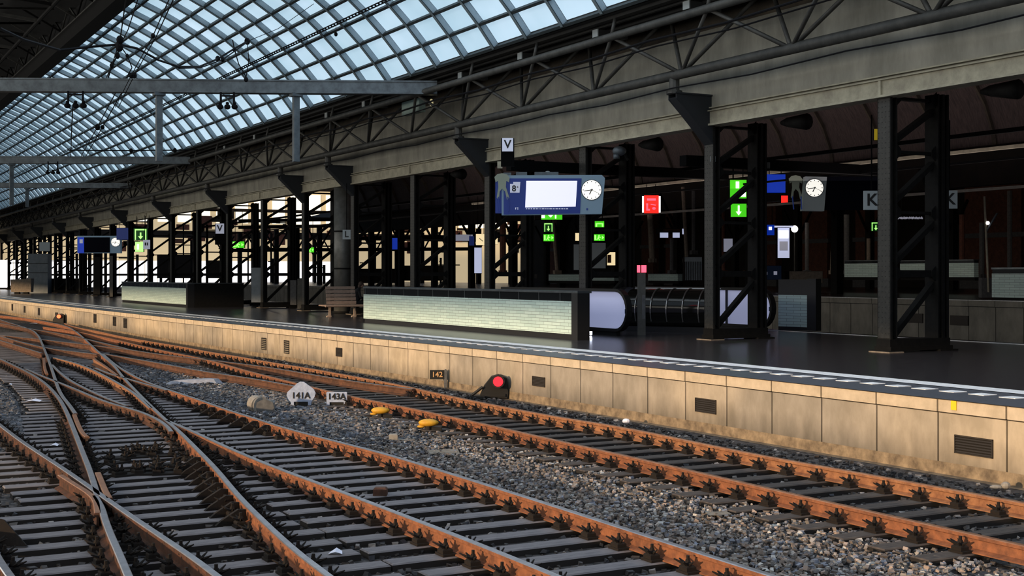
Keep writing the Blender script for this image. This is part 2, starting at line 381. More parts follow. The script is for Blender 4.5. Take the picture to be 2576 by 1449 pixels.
# ------------------------------------------------------------------ rails
ZR = -.75; ZS = -.915
PROF = [(-.068,0),(.068,0),(.068,.012),(.012,.035),(.012,.118),(.036,.128),(.036,.158),(.028,.165),(-.028,.165),(-.036,.158),(-.036,.128),(-.012,.118),(-.012,.035),(-.068,.012)]
def chaikin(p, n):
    for _ in range(n):
        q = [p[0]]
        for a, b in zip(p, p[1:]): q += [a*.75+b*.25, a*.25+b*.75]
        p = q+[p[-1]]
    return p
RAILS = []
def rail(pix, label, m='rust', top='steel_rust_top', ext0=0, ext1=0, sm=3, z=ZR, light=False):
    P = [G(x, y, z) for x, y in pix]
    if ext1: P.append(P[-1]+(P[-1]-P[-2]).normalized()*ext1)
    if ext0: P.insert(0, P[0]+(P[0]-P[1]).normalized()*ext0)
    P = chaikin(P, sm)
    for q in P: q.z = ZS
    mb = MB(); mb.sweep(PROF, P); k = len(PROF)
    for i in range(len(P)-1):
        for j in (6, 7, 8): mb.mi[i*k+j] = 1
    o = mb.build('rail', [m, top], loc=P[len(P)//2].copy()); tag(o, label, 'rail', 'rails on the track bed')
    RAILS.append(P); return o
def rp(P, s):
    for a, b in zip(P, P[1:]):
        if (a.y-s)*(b.y-s) <= 0 and a.y != b.y: return lerp(a.x, b.x, (s-a.y)/(b.y-a.y))
    return None
T1R = [(163,813),(190,823),(245,832),(299,845),(381,859),(462,872),(517,883),(598,896),(700,914),(786,927),(900,948),(1004,967),(1097,988),(1221,1014),(1400,1048),(1572,1074),(1844,1131),(2000,1160),(2300,1213),(2576,1264)]
T1L = [(109,822),(200,834),(300,856),(400,880),(517,902),(620,932),(740,962),(880,996),(1004,1020),(1221,1066),(1400,1107),(1572,1145),(1844,1207),(2000,1243),(2300,1310),(2576,1371)]
ra = rail(T1R, 'long rusty rail nearest to the beige platform wall', 'rust_pale', ext1=6)
rb = rail(T1L, 'long rusty rail, second from the beige platform wall', 'rust', ext1=6)
rc = rail([(0,843),(54,848),(109,854),(231,868),(326,879),(394,890),(490,901),(598,913),(700,927),(786,942),(910,962),(1040,978)], 'rail merging from the left into the rail nearest the wall', 'rust_far_shade', 'steel_top')
rd = rail([(258,889),(313,898),(408,914),(517,935),(626,950),(700,963),(790,980)], 'short rail joining the second rail left of the white boards', 'rust_far_shade', 'steel_top')
re_ = rail([(0,845),(60,862),(117,875),(163,881),(204,886),(245,891)], 'short rusty rail between the two far crossovers', 'rust_far_shade', 'steel_top')
rf = rail([(0,813),(82,828),(136,836),(190,846),(231,856),(300,872),(326,879)], 'thin far rail just left of the small red signal', 'rust_far_shade', 'steel_top')
x1 = rail([(0,793),(60,799),(100,806),(163,818),(190,832),(212,851),(234,872),(258,894),(288,919),(305,943),(340,981),(381,1022),(416,1055),(449,1082),(490,1123),(544,1178),(598,1245),(666,1313),(745,1385),(830,1449)], 'long S-curved rail sweeping from far left down to the bottom centre', 'rust', 'steel_top', ext1=5)
x2 = rail([(0,804),(35,815),(82,829),(98,845),(106,864),(117,891),(128,921),(139,954),(147,978),(158,998),(174,1017),(190,1040)], 'steeply curved rail crossing two others near the left edge', 'rust_dark', 'steel_top')
mr = rail([(258,889),(286,914),(313,932),(354,954),(408,975),(490,1001),(571,1030),(653,1055),(700,1071),(800,1098),(973,1141),(1185,1206),(1400,1273),(1675,1362),(1950,1449)], 'bright orange rail in the middle, right one of its track', 'rust', 'steel_top', ext1=5)
ml = rail([(419,1057),(462,1074),(517,1099),(598,1136),(700,1178),(850,1232),(973,1279),(1150,1346),(1345,1424),(1400,1447)], 'bright orange rail in the middle, left one of its track', 'rust', 'steel_top', ext1=5)
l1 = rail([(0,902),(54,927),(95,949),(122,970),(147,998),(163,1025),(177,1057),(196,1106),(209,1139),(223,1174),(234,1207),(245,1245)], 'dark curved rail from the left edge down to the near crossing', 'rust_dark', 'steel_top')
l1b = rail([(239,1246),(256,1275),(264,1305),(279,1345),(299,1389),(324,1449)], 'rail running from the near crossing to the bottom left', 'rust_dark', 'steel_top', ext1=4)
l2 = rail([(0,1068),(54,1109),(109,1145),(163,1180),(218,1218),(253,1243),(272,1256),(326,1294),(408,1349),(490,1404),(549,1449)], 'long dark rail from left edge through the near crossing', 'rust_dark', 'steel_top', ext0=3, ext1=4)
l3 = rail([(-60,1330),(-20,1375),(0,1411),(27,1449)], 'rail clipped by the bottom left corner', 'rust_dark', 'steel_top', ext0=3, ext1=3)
z2 = rail([(65,927),(105,945),(150,962),(190,978),(231,996),(272,1012),(330,1028),(354,1035),(394,1052),(420,1070),(431,1085)], 'rusty rail crossing under the steep curved rail at left', 'rust_far_shade', 'steel_top')
z1 = rail([(131,917),(152,938),(177,957),(218,978),(272,1003),(320,1020)], 'short switch blade beside the steep curved rail', 'rust_dark', 'steel_top')
y1 = rail([(0,856),(54,872),(105,888)], 'short rail stub left of the steep curved rail', 'rust_far_shade', 'steel_top')
y2 = rail([(136,899),(190,912),(231,928),(272,949),(313,972),(340,990),(367,1014),(380,1026)], 'pale brown rail between the two steep curved rails', 'rust_pale', 'steel_top')
y3 = rail([(240,925),(270,938),(307,948),(354,962),(394,973),(420,981)], 'short rail beside the start of the middle track', 'rust_far_shade', 'steel_top')
w1 = rail([(187,1042),(196,1066),(207,1088),(219,1098)], 'flared end of the steep curved rail, pointing down', 'rust_pale', sm=2)
w2 = rail([(246,1188),(256,1212),(264,1232),(275,1252)], 'short flared check rail just above the near crossing', 'rust_dark', sm=2)
w3 = rail([(152,1194),(190,1218),(226,1240),(243,1260),(246,1290)], 'short bent check rail left of the near crossing', 'rust_dark', sm=2)
w4 = rail([(110,900),(112,925),(118,940)], 'short brown check rail far left by the steep curve', 'rust', sm=1)
w5 = rail([(236,902),(262,918),(288,938),(303,950)], 'wide brown check rail beside the S-curved rail', 'rust_pale', sm=2)
# guard strip laid just inside the second rail
P = [q+Vector((.125, 0, .10)) for q in RAILS[1] if q.y < 32]
mbg = MB(); mbg.sweep([(-.012,0),(.012,0),(.012,.03),(-.012,.03)], P)
tag(mbg.build('cable_duct', 'rust_dark'), 'thin dark cable duct running beside the second rail', 'cable duct')

# ------------------------------------------------------------------ sleepers with rail fastenings
chair_mb = MB(); chair_mb.box(-.19, .19, -.085, .085, 0, .022)
for sg in (-1, 1):
    chair_mb.bbox(sg*.13-.05, sg*.13+.05, -.06, .06, .022, .07, .015)
    chair_mb.tube((sg*.125, 0, .02), (sg*.125, 0, .15), .016, 6)
    chair_mb.tube((sg*.125, 0, .075), (sg*.125, 0, .115), .034, 6, .022)
    for dx, dy, dz in ((.10, -.07, .055), (.10, .07, .06), (.02, -.10, .05), (.02, .10, .05), (-.03, 0, .03)):
        chair_mb.tube((sg*.125, 0, .06), (sg*(.125+dx), dy, .06+dz), .020, 5, .006)
chair_me = chair_mb.mesh('rail_fastening', 'chair_iron')
slp_cache = {}
GRP = {'main': 'wooden sleepers under the middle and left tracks', 'wall': 'wooden sleepers under the track beside the wall'}
LAB = {'main': 'weathered grey wooden sleeper under the middle and left tracks', 'wall': 'dark brown wooden sleeper of the track along the platform wall'}
def sleeper(s, p0, p1, kind, rails, chairs=True):
    w = p1-p0; key = (round(w*5)/5, kind)
    if key not in slp_cache:
        k = key[0]; m = MB().bbox(-k/2, k/2, -.115, .115, -.14, 0, .012)
        m.mi = [1, 1, 1, 1, 1, 0, 0, 0, 0, 0]
        slp_cache[key] = m.mesh('sleeper', ['sleeper' if kind == 'main' else 'sleeper_dark', 'sleeper_side'])
    o = bpy.data.objects.new('sleeper', slp_cache[key]); col.objects.link(o)
    o.location = ((p0+p1)/2, s, ZS-random.uniform(0, .006)); o.rotation_euler.z = random.uniform(-.008, .008)
    tag(o, LAB[kind], 'sleeper', GRP[kind])
    if chairs:
        last = None
        for P in rails:
            x = rp(P, s)
            if x is None or not (p0+.1 < x < p1-.1): continue
            if any(abs(x-q) < .22 for q in (last or [])): continue
            last = (last or [])+[x]
            c = bpy.data.objects.new('rail_fastening', chair_me); col.objects.link(c); c.parent = o
            c.location = (x-o.location.x, 0, 0)
MAINR = [RAILS[i] for i in (6, 7, 8, 9, 10, 11, 12, 13, 14, 15, 17, 18)]
X1, MR, ML, L1, L1B, L2 = RAILS[6], RAILS[8], RAILS[9], RAILS[10], RAILS[11], RAILS[12]
s = 5.2
while s < 62:
    ch = s < 48
    pr, pl = rp(RAILS[0], s), rp(RAILS[1], s)
    if pr and pl and s > 8: sleeper(s, pl-.62, pr+.55, 'wall', RAILS[:2], ch)
    px1 = rp(X1, s) or 3.7; pmr = rp(MR, s) or 6.9; pml = rp(ML, s) or 5.35
    ls = [v for v in (rp(L1, s), rp(L1B, s), rp(L2, s)) if v is not None]
    left = (min(ls) if ls else 1.6)
    if s < 15.5:
        sleeper(s, left-(1.9 if s < 19 else .6), min(px1+.78, pml-.72), 'main', MAINR, ch)
        sleeper(s, pml-.66, pmr+.5, 'main', [MR, ML], ch)
    else:
        right = max(pmr, px1)+.5; right = min(right, (pl or 99)-.75)
        if s < 24: left = left-.7
        else: left = left-.6
        sleeper(s, left, right, 'main', MAINR, ch and s < 40)
    s += .55 if s < 40 else .62

# ------------------------------------------------------------------ stones
def stones(name, n, region, base, label, seed, zf, smin, smax):
    rnd = random.Random(seed); vs = []; fs = []; cols = []
    quad = [(0,3,2,1),(4,5,6,7),(0,1,5,4),(1,2,6,5),(2,3,7,6),(3,0,4,7)]
    cnt = 0
    while cnt < n:
        s, p = region(rnd)
        if p is None: continue
        cnt += 1
        r = rnd.uniform(smin, smax)*(1.0+.3*(s > 20)); a = rnd.uniform(0, 6.28); ca, sa = math.cos(a), math.sin(a)
        t = rnd.uniform(-.7, .7); ct, st = math.cos(t), math.sin(t); z0 = zf(s, p)+rnd.uniform(-.02, .02)
        o = len(vs); rx, ry, rz = r*rnd.uniform(.8, 1.5), r*rnd.uniform(.7, 1.1), r*rnd.uniform(.5, .9)
        for i in range(8):
            x = (-1 if i in (0, 3, 4, 7) else 1)*rx*rnd.uniform(.45, 1.0); y = (-1 if i in (0, 1, 4, 5) else 1)*ry*rnd.uniform(.45, 1.0); z = (-1 if i < 4 else 1)*rz*rnd.uniform(.55, 1.0)
            y, z = y*ct-z*st, y*st+z*ct; x, y = x*ca-y*sa, x*sa+y*ca
            vs.append((p+x, s+y, z0+z))
        fs += [tuple(q+o for q in f) for f in quad]
        b = rnd.choice(base); k = rnd.uniform(.5, 1.35); c = (b[0]*k, b[1]*k, b[2]*k, 1.0)
        cols += list(c)*8
    me = bpy.data.meshes.new(name); me.from_pydata(vs, [], fs); me.materials.append(MATS['stones'])
    at = me.color_attributes.new('tint', 'FLOAT_COLOR', 'POINT'); at.data.foreach_set('color', cols); me.update()
    o = bpy.data.objects.new(name, me); col.objects.link(o); tag(o, label, 'ballast', kind='stuff'); return o
PALE = [(.27,.25,.24), (.22,.185,.165), (.30,.24,.21), (.20,.21,.25), (.36,.35,.34), (.13,.12,.12), (.17,.14,.12)]
DARK = [(.035,.034,.038), (.06,.055,.055), (.03,.031,.038), (.09,.082,.08), (.05,.04,.035), (.24,.22,.21)]
COOL = [(.10,.11,.135), (.07,.075,.09), (.14,.15,.17), (.09,.085,.09)]
def reg_strip(r):
    s = 6.5+r.random()**1.35*30
    a, b = (rp(MR, s) or 6.9)+.10, (rp(RAILS[1], s) or 9.7)-.16
    if b < a: return s, None
    p = r.uniform(a, b)
    if p > b-.62 and ((s-5.2) % .55 < .13 or (s-5.2) % .55 > .42) and r.random() < .85: return s, None
    return s, p
def reg_beds(r):
    s = 5+r.random()**1.3*35; p = r.uniform(-.5, 12.9)
    a, b = (rp(MR, s) or 6.9)+.12, (rp(RAILS[1], s) or 9.7)-.62
    if a < p < b: return s, None
    if ((s-5.2) % .55 < .15 or (s-5.2) % .55 > .40) and p < (rp(RAILS[0], s) or 11)+.6 and s < 40 and not (min(4.9, s*.12+.2) > p) and r.random() < .93: return s, None
    if p < s*.115-.2: return s, None
    return s, p
def zb(s, p): return -.955
def zl(s, p): return -.975
stones('ballast', 24000, reg_strip, PALE, 'loose pale grey and pink stones between the middle and wall tracks', 3, zb, .013, .030)
stones('ballast', 15000, reg_beds, DARK, 'dark oily stones packed between the sleepers', 4, zl, .018, .036)
def reg_left(r):
    s = 17+r.random()*16; x0 = (rp(L2, s) or 3)+.6; x1_ = (rp(L1, s) or 4.5)-.75
    if s > 20: x0 = s*.115
    return (s, r.uniform(x0, x1_)) if x1_ > x0 else (s, None)
def reg_mid(r):
    s = 18+r.random()*22; a = (rp(MR, s) or 6.9)+.3; b = (rp(RAILS[1], s) or 9)-.7
    return (s, r.uniform(a, b)) if b > a else (s, None)
stones('ballast', 4000, reg_left, COOL, 'bluish dark stones left of the curved rails', 5, lambda s, p: -.95, .02, .04)
stones('ballast', 4000, reg_mid, COOL, 'bluish stones around the white slab between the tracks', 6, lambda s, p: -.945, .02, .04)
# ------------------------------------------------------------------ glass vault
def vault_profile(scale=21.0):
    pp, h = 1.0, .33; out = [(pp*scale*CT, h*scale+H0, 52)]
    for a in (52, 48, 44, 40, 36, 32, 29, 26, 23, 20):
        pp -= .040*math.cos(R(a))/CT; h += .040*math.sin(R(a)); out.append((pp*scale*CT, h*scale+H0, a))
    return out
VP_ = vault_profile()
VS0, VS1 = -11.64, 178.36
n = int((VS1-VS0)/2)
mb = MB()
for i in range(n):
    s0, s1 = VS0+2*i+.03, VS0+2*i+1.97
    for (pa, za, _), (pb, zb_, _) in zip(VP_, VP_[1:]):
        mb.add([(pa, s0, za), (pb, s0, zb_), (pb, s1, zb_), (pa, s1, za)], [(0, 1, 2, 3)])
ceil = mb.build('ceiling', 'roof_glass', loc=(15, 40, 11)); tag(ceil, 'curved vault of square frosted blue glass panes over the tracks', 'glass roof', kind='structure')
mat('fin', (.46, .54, .60), .5, 0, (.34, .42, .48), 2)
mat('purlin', (.035, .045, .048), .6, .2)
mat('fin_edge', (.22, .27, .29), .5, .2)
norms = []
for i in range(len(VP_)):
    a = VP_[max(i-1, 0)]; b = VP_[min(i+1, len(VP_)-1)]
    d = Vector((b[0]-a[0], b[1]-a[1])).normalized(); norms.append(Vector((d.y, d.x*-1)))    # to be made inward
def inward(i):
    nn = norms[i]; return nn if nn.y < 0 else -nn
FD = .24
rib = MB()
for i in range(len(VP_)-1):
    (pa, za, _), (pb, zb_, _) = VP_[i], VP_[i+1]; na, nb = inward(i), inward(i+1)
    for y0, y1, d0, d1, mi in ((-.018, .018, .0, FD, 0), (-.055, -.028, FD-.035, FD, 1), (.028, .055, FD-.035, FD, 1), (-.055, .055, FD-.008, FD+.004, 2)):
        rib.cur = mi
        q = [Vector((pa+na.x*d0, 0, za+na.y*d0)), Vector((pa+na.x*d1, 0, za+na.y*d1)), Vector((pb+nb.x*d1, 0, zb_+nb.y*d1)), Vector((pb+nb.x*d0, 0, zb_+nb.y*d0))]
        vs = [v+Vector((0, y0, 0)) for v in q]+[v+Vector((0, y1, 0)) for v in q]
        rib.add(vs, [(0,1,2,3),(7,6,5,4),(0,4,5,1),(1,5,6,2),(2,6,7,3),(3,7,4,0)])
rib_me = rib.mesh('rib', ['fin', 'purlin', 'fin_edge']); rib_me.transform(Matrix.Translation((-15, 0, -11)))
for i in range(n+1):
    o = bpy.data.objects.new('rib', rib_me); col.objects.link(o); o.parent = ceil; o.location = (0, VS0+2*i-40, 0)
for i, (p, z, _) in enumerate(VP_):
    nn = inward(i); c = Vector((p, 0, z))+Vector((nn.x, 0, nn.y))*(FD*.55)
    m = MB().bar((c.x-15, VS0-40, c.z-11), (c.x-15, VS1-40, c.z-11), .085, FD*.7, up=(nn.x, 0, nn.y))
    part(m, 'purlin', 'purlin', ceil)
# cable ladder under the glass
def vpos(t, off):
    i = int(t); f = t-i; a, b = VP_[i], VP_[min(i+1, 10)]; nn = inward(i)
    return Vector((lerp(a[0], b[0], f)+nn.x*off, 0, lerp(a[1], b[1], f)+nn.y*off))
m = MB(); c = vpos(3.35, .5); c2 = vpos(3.45, .5)
m.bar((c.x, 20, c.z), (c.x, 120, c.z), .03, .03).bar((c2.x, 20, c2.z), (c2.x, 120, c2.z), .03, .03)
s = 20
while s < 90: m.bar((c.x, s, c.z), (c2.x, s, c2.z), .09, .02); s += .28
tag(m.build('cable_ladder', 'cable', loc=(c.x, 60, c.z)), 'thin cable ladder running just under the glass vault', 'cable ladder')

# left-hand dark roof with its edge beam and lattice
pl_, zl_ = VP_[-1][0], VP_[-1][1]
m = MB().box(pl_-.55, pl_+.03, -12, 178, zl_-.62, zl_+.12).box(pl_-.62, pl_+.1, -12, 178, zl_-.66, zl_-.60)
tag(m.build('beam_edge', 'iron_black', loc=(pl_, 60, zl_)), 'thick dark edge beam along the left side of the glass vault', 'beam', kind='structure')
m = MB().add([(pl_-.3, -15, zl_+.9), (pl_-.3, 178, zl_+.9), (pl_-5, 178, zl_+2.0), (pl_-5, -15, zl_+2.0), (pl_-20, -15, zl_+1.0), (pl_-20, 178, zl_+1.0)], [(0,1,2,3), (3,2,5,4)])
m.add([(pl_-.3, -15, zl_-.3), (pl_-.3, 178, zl_-.3), (pl_-.3, 178, zl_+.95), (pl_-.3, -15, zl_+.95)], [(0,1,2,3)])
tag(m.build('ceiling_left', 'dark_roof', loc=(5, 60, zl_)), 'dark solid roof in the upper left corner', 'roof', kind='structure')
t = empty('roof_truss', (pl_-2, 40, zl_), 'dark lattice truss under the solid roof in the upper left corner', 'truss')
for i in range(26):
    s = 10+i*4.0-40
    m = MB().bar((-.2, s, -.1), (-3.2, s+.2, .2), .14, .14).bar((1.5, s, .2), (1.5, s+2, 1.1), .07, .07).bar((1.5, s+2, 1.1), (1.5, s+4, .2), .07, .07)
    m.bar((-3.2, s, .2), (.8, s+2, .9), .1, .1).bar((1.5, s, .2), (-.4, s, 1.2), .09, .09).bar((-3.2, s, .2), (-1.2, s+4, 1.3), .08, .08)
    part(m, 'web_member', 'truss_grey' if i % 2 else 'iron_black', t)
part(MB().tube((-3.2, -30, .2), (-3.2, 120, .2), .12, 8), 'chord', 'iron_black', t)
part(MB().tube((1.5, -30, .2), (1.5, 120, .2), .06, 8), 'chord', 'truss_grey', t)
part(MB().tube((-.2, -30, -.12), (-.2, 120, -.12), .09, 8), 'chord', 'iron_black', t)

# gutter and dark zone between the vault and the pipe truss
pr_, zr_ = VP_[0][0], VP_[0][1]
m = MB().box(pr_-.04, pr_+.12, 5, 178, zr_-.16, zr_+.06).box(pr_+.12, pr_+.34, 5, 178, zr_-.25, zr_-.05).box(pr_+.34, pr_+2.6, 5, 178, zr_+.1, zr_+.2)
m.box(pr_+.4, pr_+.5, 5, 178, zr_-.3, zr_+.1).box(pr_+.75, pr_+.85, 5, 178, zr_-.35, zr_-.2)
tag(m.build('beam_gutter', 'gutter_dark', loc=(pr_, 60, zr_)), 'dark gutter beam along the right side of the glass vault', 'beam', kind='structure')
m = MB(); m.add([(20.40, 5, 7.88), (20.40, 178, 7.88), (21.2, 178, 9.4), (21.2, 5, 9.4)], [(0,1,2,3)])
m.add([(21.2, 5, 9.4), (21.2, 178, 9.4), (18.5, 178, 9.2), (18.5, 5, 9.2)], [(0,1,2,3)])
tag(m.build('wall_roof', 'brown_wall', loc=(20, 60, 8)), 'brownish wall behind the pipe truss', 'wall', kind='structure')
# deep girder above the columns
t = MB(); t.cur = 0; t.box(20.28, 20.42, 4, 178, 5.80, 7.9)
t.cur = 1; t.box(20.16, 20.60, 4, 178, 5.44, 5.49).box(20.22, 20.34, 4, 178, 5.49, 5.80).box(20.15, 20.42, 4, 178, 5.80, 5.83).box(20.19, 20.42, 4, 178, 5.88, 5.91)
s = 20.45-6.1*2
while s < 175: t.box(20.17, 20.28, s-.04, s+.04, 5.46, 5.83); s += 6.1
gd = t.build('beam_girder', ['girder', 'girder_edge'], loc=(20.3, 60, 6.2)); tag(gd, 'long beige plate girder resting on the row of columns', 'girder', kind='structure')

# pipe truss carrying the vault edge
tr = empty('pipe_truss', (19.2, 40, 6.7), 'grey tubular truss running above the beige girder', 'truss')
LP, LZ, UP, UZ, BP, BZ = 19.2, 6.66, 18.45, 7.84, 20.3, 8.6
part(MB().tube((0, -34, LZ-6.7), (0, 138, LZ-6.7), .125, 14), 'lower_pipe', 'truss_grey', tr, True)
part(MB().tube((UP-LP, -34, UZ-6.7), (UP-LP, 138, UZ-6.7), .105, 14), 'upper_pipe', 'truss_grey', tr, True)
part(MB().tube((BP-LP, -34, BZ-6.7), (BP-LP, 138, BZ-6.7), .10, 12), 'rear_pipe', 'truss_grey', tr, True)
i = 0; s = 26.2-4.07*4
while s < 160:
    q = s-40; m = MB(); lo = (0, q, LZ-6.7)
    for dq in (-2.03, 2.03):
        m.tube(lo, (UP-LP, q+dq, UZ-6.7), .05, 8); m.tube(lo, (BP-LP, q+dq, BZ-6.7), .055, 8)
    m.tube((UP-LP, q+2.03, UZ-6.7), (BP-LP, q+2.03, BZ-6.7), .045, 8); m.tube((UP-LP, q-2.03, UZ-6.7), (pr_+.2-LP, q-2.03, zr_-6.8), .05, 8)
    part(m, 'strut', 'truss_grey', tr, True); s += 4.07
# cables slung along the truss
for k, (dx, z, r, lab) in enumerate(((18.3, 7.42, .03, 'dark cable slung below the upper pipe of the truss'), (18.5, 7.30, .02, 'thinner dark cable just below the slung cable on the truss'), (19.0, 6.30, .018, 'thin wire sagging across the face of the beige girder'))):
    pts = []
    s = 8
    while s < 150:
        pts.append(Vector((dx, s, z))); pts.append(Vector((dx, s+3.05, z-.07))); s += 6.1
    tag(MB().path(pts, r, 6).build('cable', 'cable', loc=(dx, 60, z)), lab, 'cable')
# luminaires on the truss
names = ['first', 'second', 'third', 'fourth', 'fifth', 'sixth', 'seventh', 'eighth', 'ninth', 'tenth']
for i, (px, py) in enumerate(((1728, 13), (1499, 84), (1309, 141), (1158, 190), (1030, 226), (915, 262), (821, 290), (742, 318), (640, 345), (565, 372))):
    c = W(px, py, 18.75); L = empty('roof_luminaire', c, 'box-shaped dark luminaire with pale end, %s from the right along the vault edge' % names[i], 'luminaire', 'luminaires along the vault edge')
    part(MB().box(0, .95, -.12, .12, -.09, .09), 'housing', 'gutter_dark', L)
    part(MB().box(-.03, 0, -.13, .13, -.1, .1), 'end_cap', 'grey_lit', L)
# signal box hung in the truss
c = W(1040, 268, 19.0); L = empty('equipment_box', c, 'pale green equipment box hanging from the pipe truss above the platform', 'box')
part(MB().bbox(-.12, .12, -.75, .75, -.26, .22), 'casing', 'pale_box', L)
part(MB().box(-.02, .02, -.5, -.46, .2, .8).box(-.02, .02, .46, .5, .2, .8), 'hanger', 'cable', L)
c = W(1085, 258, 19.0); L = empty('lantern', c, 'small cream lantern beside the pale green equipment box', 'lamp')
part(MB().ell((0, 0, 0), .07, .07, .13), 'glass', 'cream_lamp', L, True); part(MB().tube((0, 0, .1), (0, 0, .5), .015, 6), 'stem', 'cable', L)

# ------------------------------------------------------------------ lattice columns
def column_mbs():
    front, back, braces, foot, riv = MB(), MB(), MB(), MB(), MB()
    front.box(-.10, .10, -.02, .02, .1, 5.5).box(-.12, -.09, -.19, .19, .1, 5.5).box(.09, .12, -.15, .15, .1, 5.5)
    for y in (-.19, .19):
        front.bar((-.09, y*.93, .1), (-.09, y*.93, 5.5), .06, .025)
    b = 1.45
    back.box(b-.13, b+.16, -.02, .02, .1, 5.6).box(b-.16, b-.12, -.19, .19, .1, 5.6).box(b+.13, b+.17, -.19, .19, .1, 5.6).box(b-.02, b+.05, -.19, .19, .1, 5.6)
    lv = [.12, 1.68, 3.0, 4.3, 5.45]
    for z0, z1 in zip(lv, lv[1:]):
        braces.bar((.1, 0, z0+.2), (b-.12, 0, z1-.2), .16, .11)
    for z in lv[1:]:
        braces.bar((.08, 0, z), (b-.1, 0, z), .16, .15 if z < 2 else .06)
        braces.prism([(0, -.2), (0, .2), (.16, .06), (.16, -.06)], (.1, -.10, z), (1, 0, 0), (0, 0, 1), .02)
        braces.prism([(0, -.2), (-.16, -.06), (-.16, .06), (0, .2)], (b-.12, -.10, z), (1, 0, 0), (0, 0, 1), .02)
    foot.box(-.16, b+.24, -.24, .24, .03, .12).box(-.26, .14, -.30, .30, 0, .035).box(b-.2, b+.34, -.3, .3, 0, .035).box(-.14, b+.2, -.2, .2, .12, .28)
    z = .3
    while z < 5.4:
        for y in (-.15, -.05, .05, .15): riv.add([(-.12, y-.012, z-.012), (-.12, y+.012, z-.012), (-.12, y+.012, z+.012), (-.12, y-.012, z+.012), (-.134, y, z)], [(0,1,4),(1,2,4),(2,3,4),(3,0,4)])
        z += .11
    return front, back, braces, foot, riv
fr, bk, br, ft, rv = column_mbs()
cap_mb = MB()
# triangular bracket reaching out to the lower pipe
cap_mb.prism([(0, -.95), (0, .25), (-1.15, .25), (-1.15, .12)], (-.1, -.16, 5.95), (1, 0, 0), (0, 0, 1), -.03)
cap_mb.prism([(0, -.95), (0, .25), (-1.15, .25), (-1.15, .12)], (-.1, .16, 5.95), (1, 0, 0), (0, 0, 1), -.03)
cap_mb.bar((-1.24, 0, 6.1), (-.1, 0, 4.98), .36, .04).bar((-1.3, 0, 6.21), (-.1, 0, 6.21), .40, .04)
stub = MB().tube((-1.2, 0, 6.2), (-1.2, 0, 6.6), .13, 10).tube((-1.2, 0, 6.2), (-1.2, 0, 6.28), .2, 10)
col0 = empty('lattice_column', (20.43, 20.45, 0), 'x', 'column', 'riveted lattice columns on the near platform')
fpo = part(fr, 'front_post', 'column_iron', col0); part(bk, 'rear_post', 'iron_black', col0)
part(br, 'brace', 'iron_black', col0); part(ft, 'base_plate', 'iron_black', col0); part(MB().box(-.32, .10, -.36, .25, 0, .022), 'sunlit_pad', 'trough', col0); rvo = part(rv, 'rivets', 'rivet_iron', fpo)  # pale pad added to stand for the sunlit corner of the base
part(MB().box(-.122, -.1201, -.17, .17, .3, 5.44), 'face_plate', 'rivet_iron', fpo)
ordn = ['nearest to the camera, at right beside the two K signs', 'second from the right, in front of the second white escalator panel', 'third from the right, just under the clock end of the big display', 'fourth from the right, at the left end of the big display', 'fifth from the right, left of the big display', 'sixth from the right, behind the bench', 'seventh from the right, just left of the round pillar', 'eighth from the right, beside the dark grey cage', 'ninth from the right, just right of the small far V sign', 'tenth from the right, behind the dark end of the far tiled wall', 'eleventh from the right, above the far tiled wall', 'twelfth from the right, above the left end of the far tiled wall']
br_me = None
for i in range(24):
    o = col0 if i == 0 else copy_tree(col0)
    if i == 0: pass
    o.location = (20.43, 20.45+6.1*i, 0)
    o['label'] = 'dark riveted lattice column, '+ordn[i] if i < 12 else 'distant dark lattice column at the far left of the platform'
    if i >= 12: o['group'] = 'distant lattice columns at the far left'
for i in [1, 3, 5, 6]+list(range(8, 24, 2)):
    b = empty('pipe_bracket', (20.43, 20.45+6.1*i, 0), 'dark triangular bracket under the tubular truss, %s' % ('on the %s column from the right' % ['', 'second', '', 'fourth', '', 'sixth', 'seventh', '', 'ninth', '', 'eleventh'][i] if i < 12 else 'at the far left of the row'), 'bracket', 'brackets under the tubular truss' if i < 12 else 'distant brackets at the far left')
    if br_me is None:
        A = part(cap_mb, 'gusset', 'bracket_iron', b); B = part(stub, 'stub_pipe', 'truss_grey', b); br_me = (A.data, B.data)
    else:
        for nm, me in zip(('gusset', 'stub_pipe'), br_me):
            q = bpy.data.objects.new(nm, me); col.objects.link(q); q.parent = b
# floodlights / loudspeakers at the column heads
for i in (0, 1, 2, 4):
    b = empty('loudspeaker', (20.95, 20.45+6.1*i-2.4, 5.30), 'black horn-shaped loudspeaker under the girder beside the %s column from the right' % ['first', 'second', 'third', '', 'fifth'][i], 'loudspeaker', 'loudspeakers under the girder')
    part(MB().tube((0, -.55, .0), (0, .1, .05), .2, 12, .12).tube((0, .1, .05), (0, .35, .06), .12, 10, .05), 'horn', 'iron_black', b, True)
    part(MB().box(-.03, .03, -.05, .05, .05, .16), 'arm', 'iron_black', b)
# cross beam over the platform that carries the signs
m = MB().box(18.2, 26.2, 33.2, 33.5, 4.72, 5.02); tag(m.build('cross_beam', 'dark_beam', loc=(22, 33.3, 4.6)), 'black cross beam above the platform holding the big display', 'beam')
m = MB().box(20.6, 27.5, 27.9, 28.2, 4.56, 4.84); tag(m.build('cross_beam', 'dark_beam', loc=(24, 28, 4.2)), 'black cross beam above the dark clock display at right', 'beam')
# round pillar
pc = Vector((20.45, 52.4, 0)); L = empty('round_pillar', pc, 'grey round steel pillar behind the bench', 'pillar')
part(MB().tube((0, 0, 0), (0, 0, 5.4), .38, 20), 'shaft', 'pillar_grey', L, True)
part(MB().tube((0, 0, 1.9), (0, 0, 1.96), .41, 20).tube((0, 0, 3.5), (0, 0, 3.56), .41, 20).tube((0, 0, 0), (0, 0, .1), .44, 20), 'collar', 'iron_black', L, True)

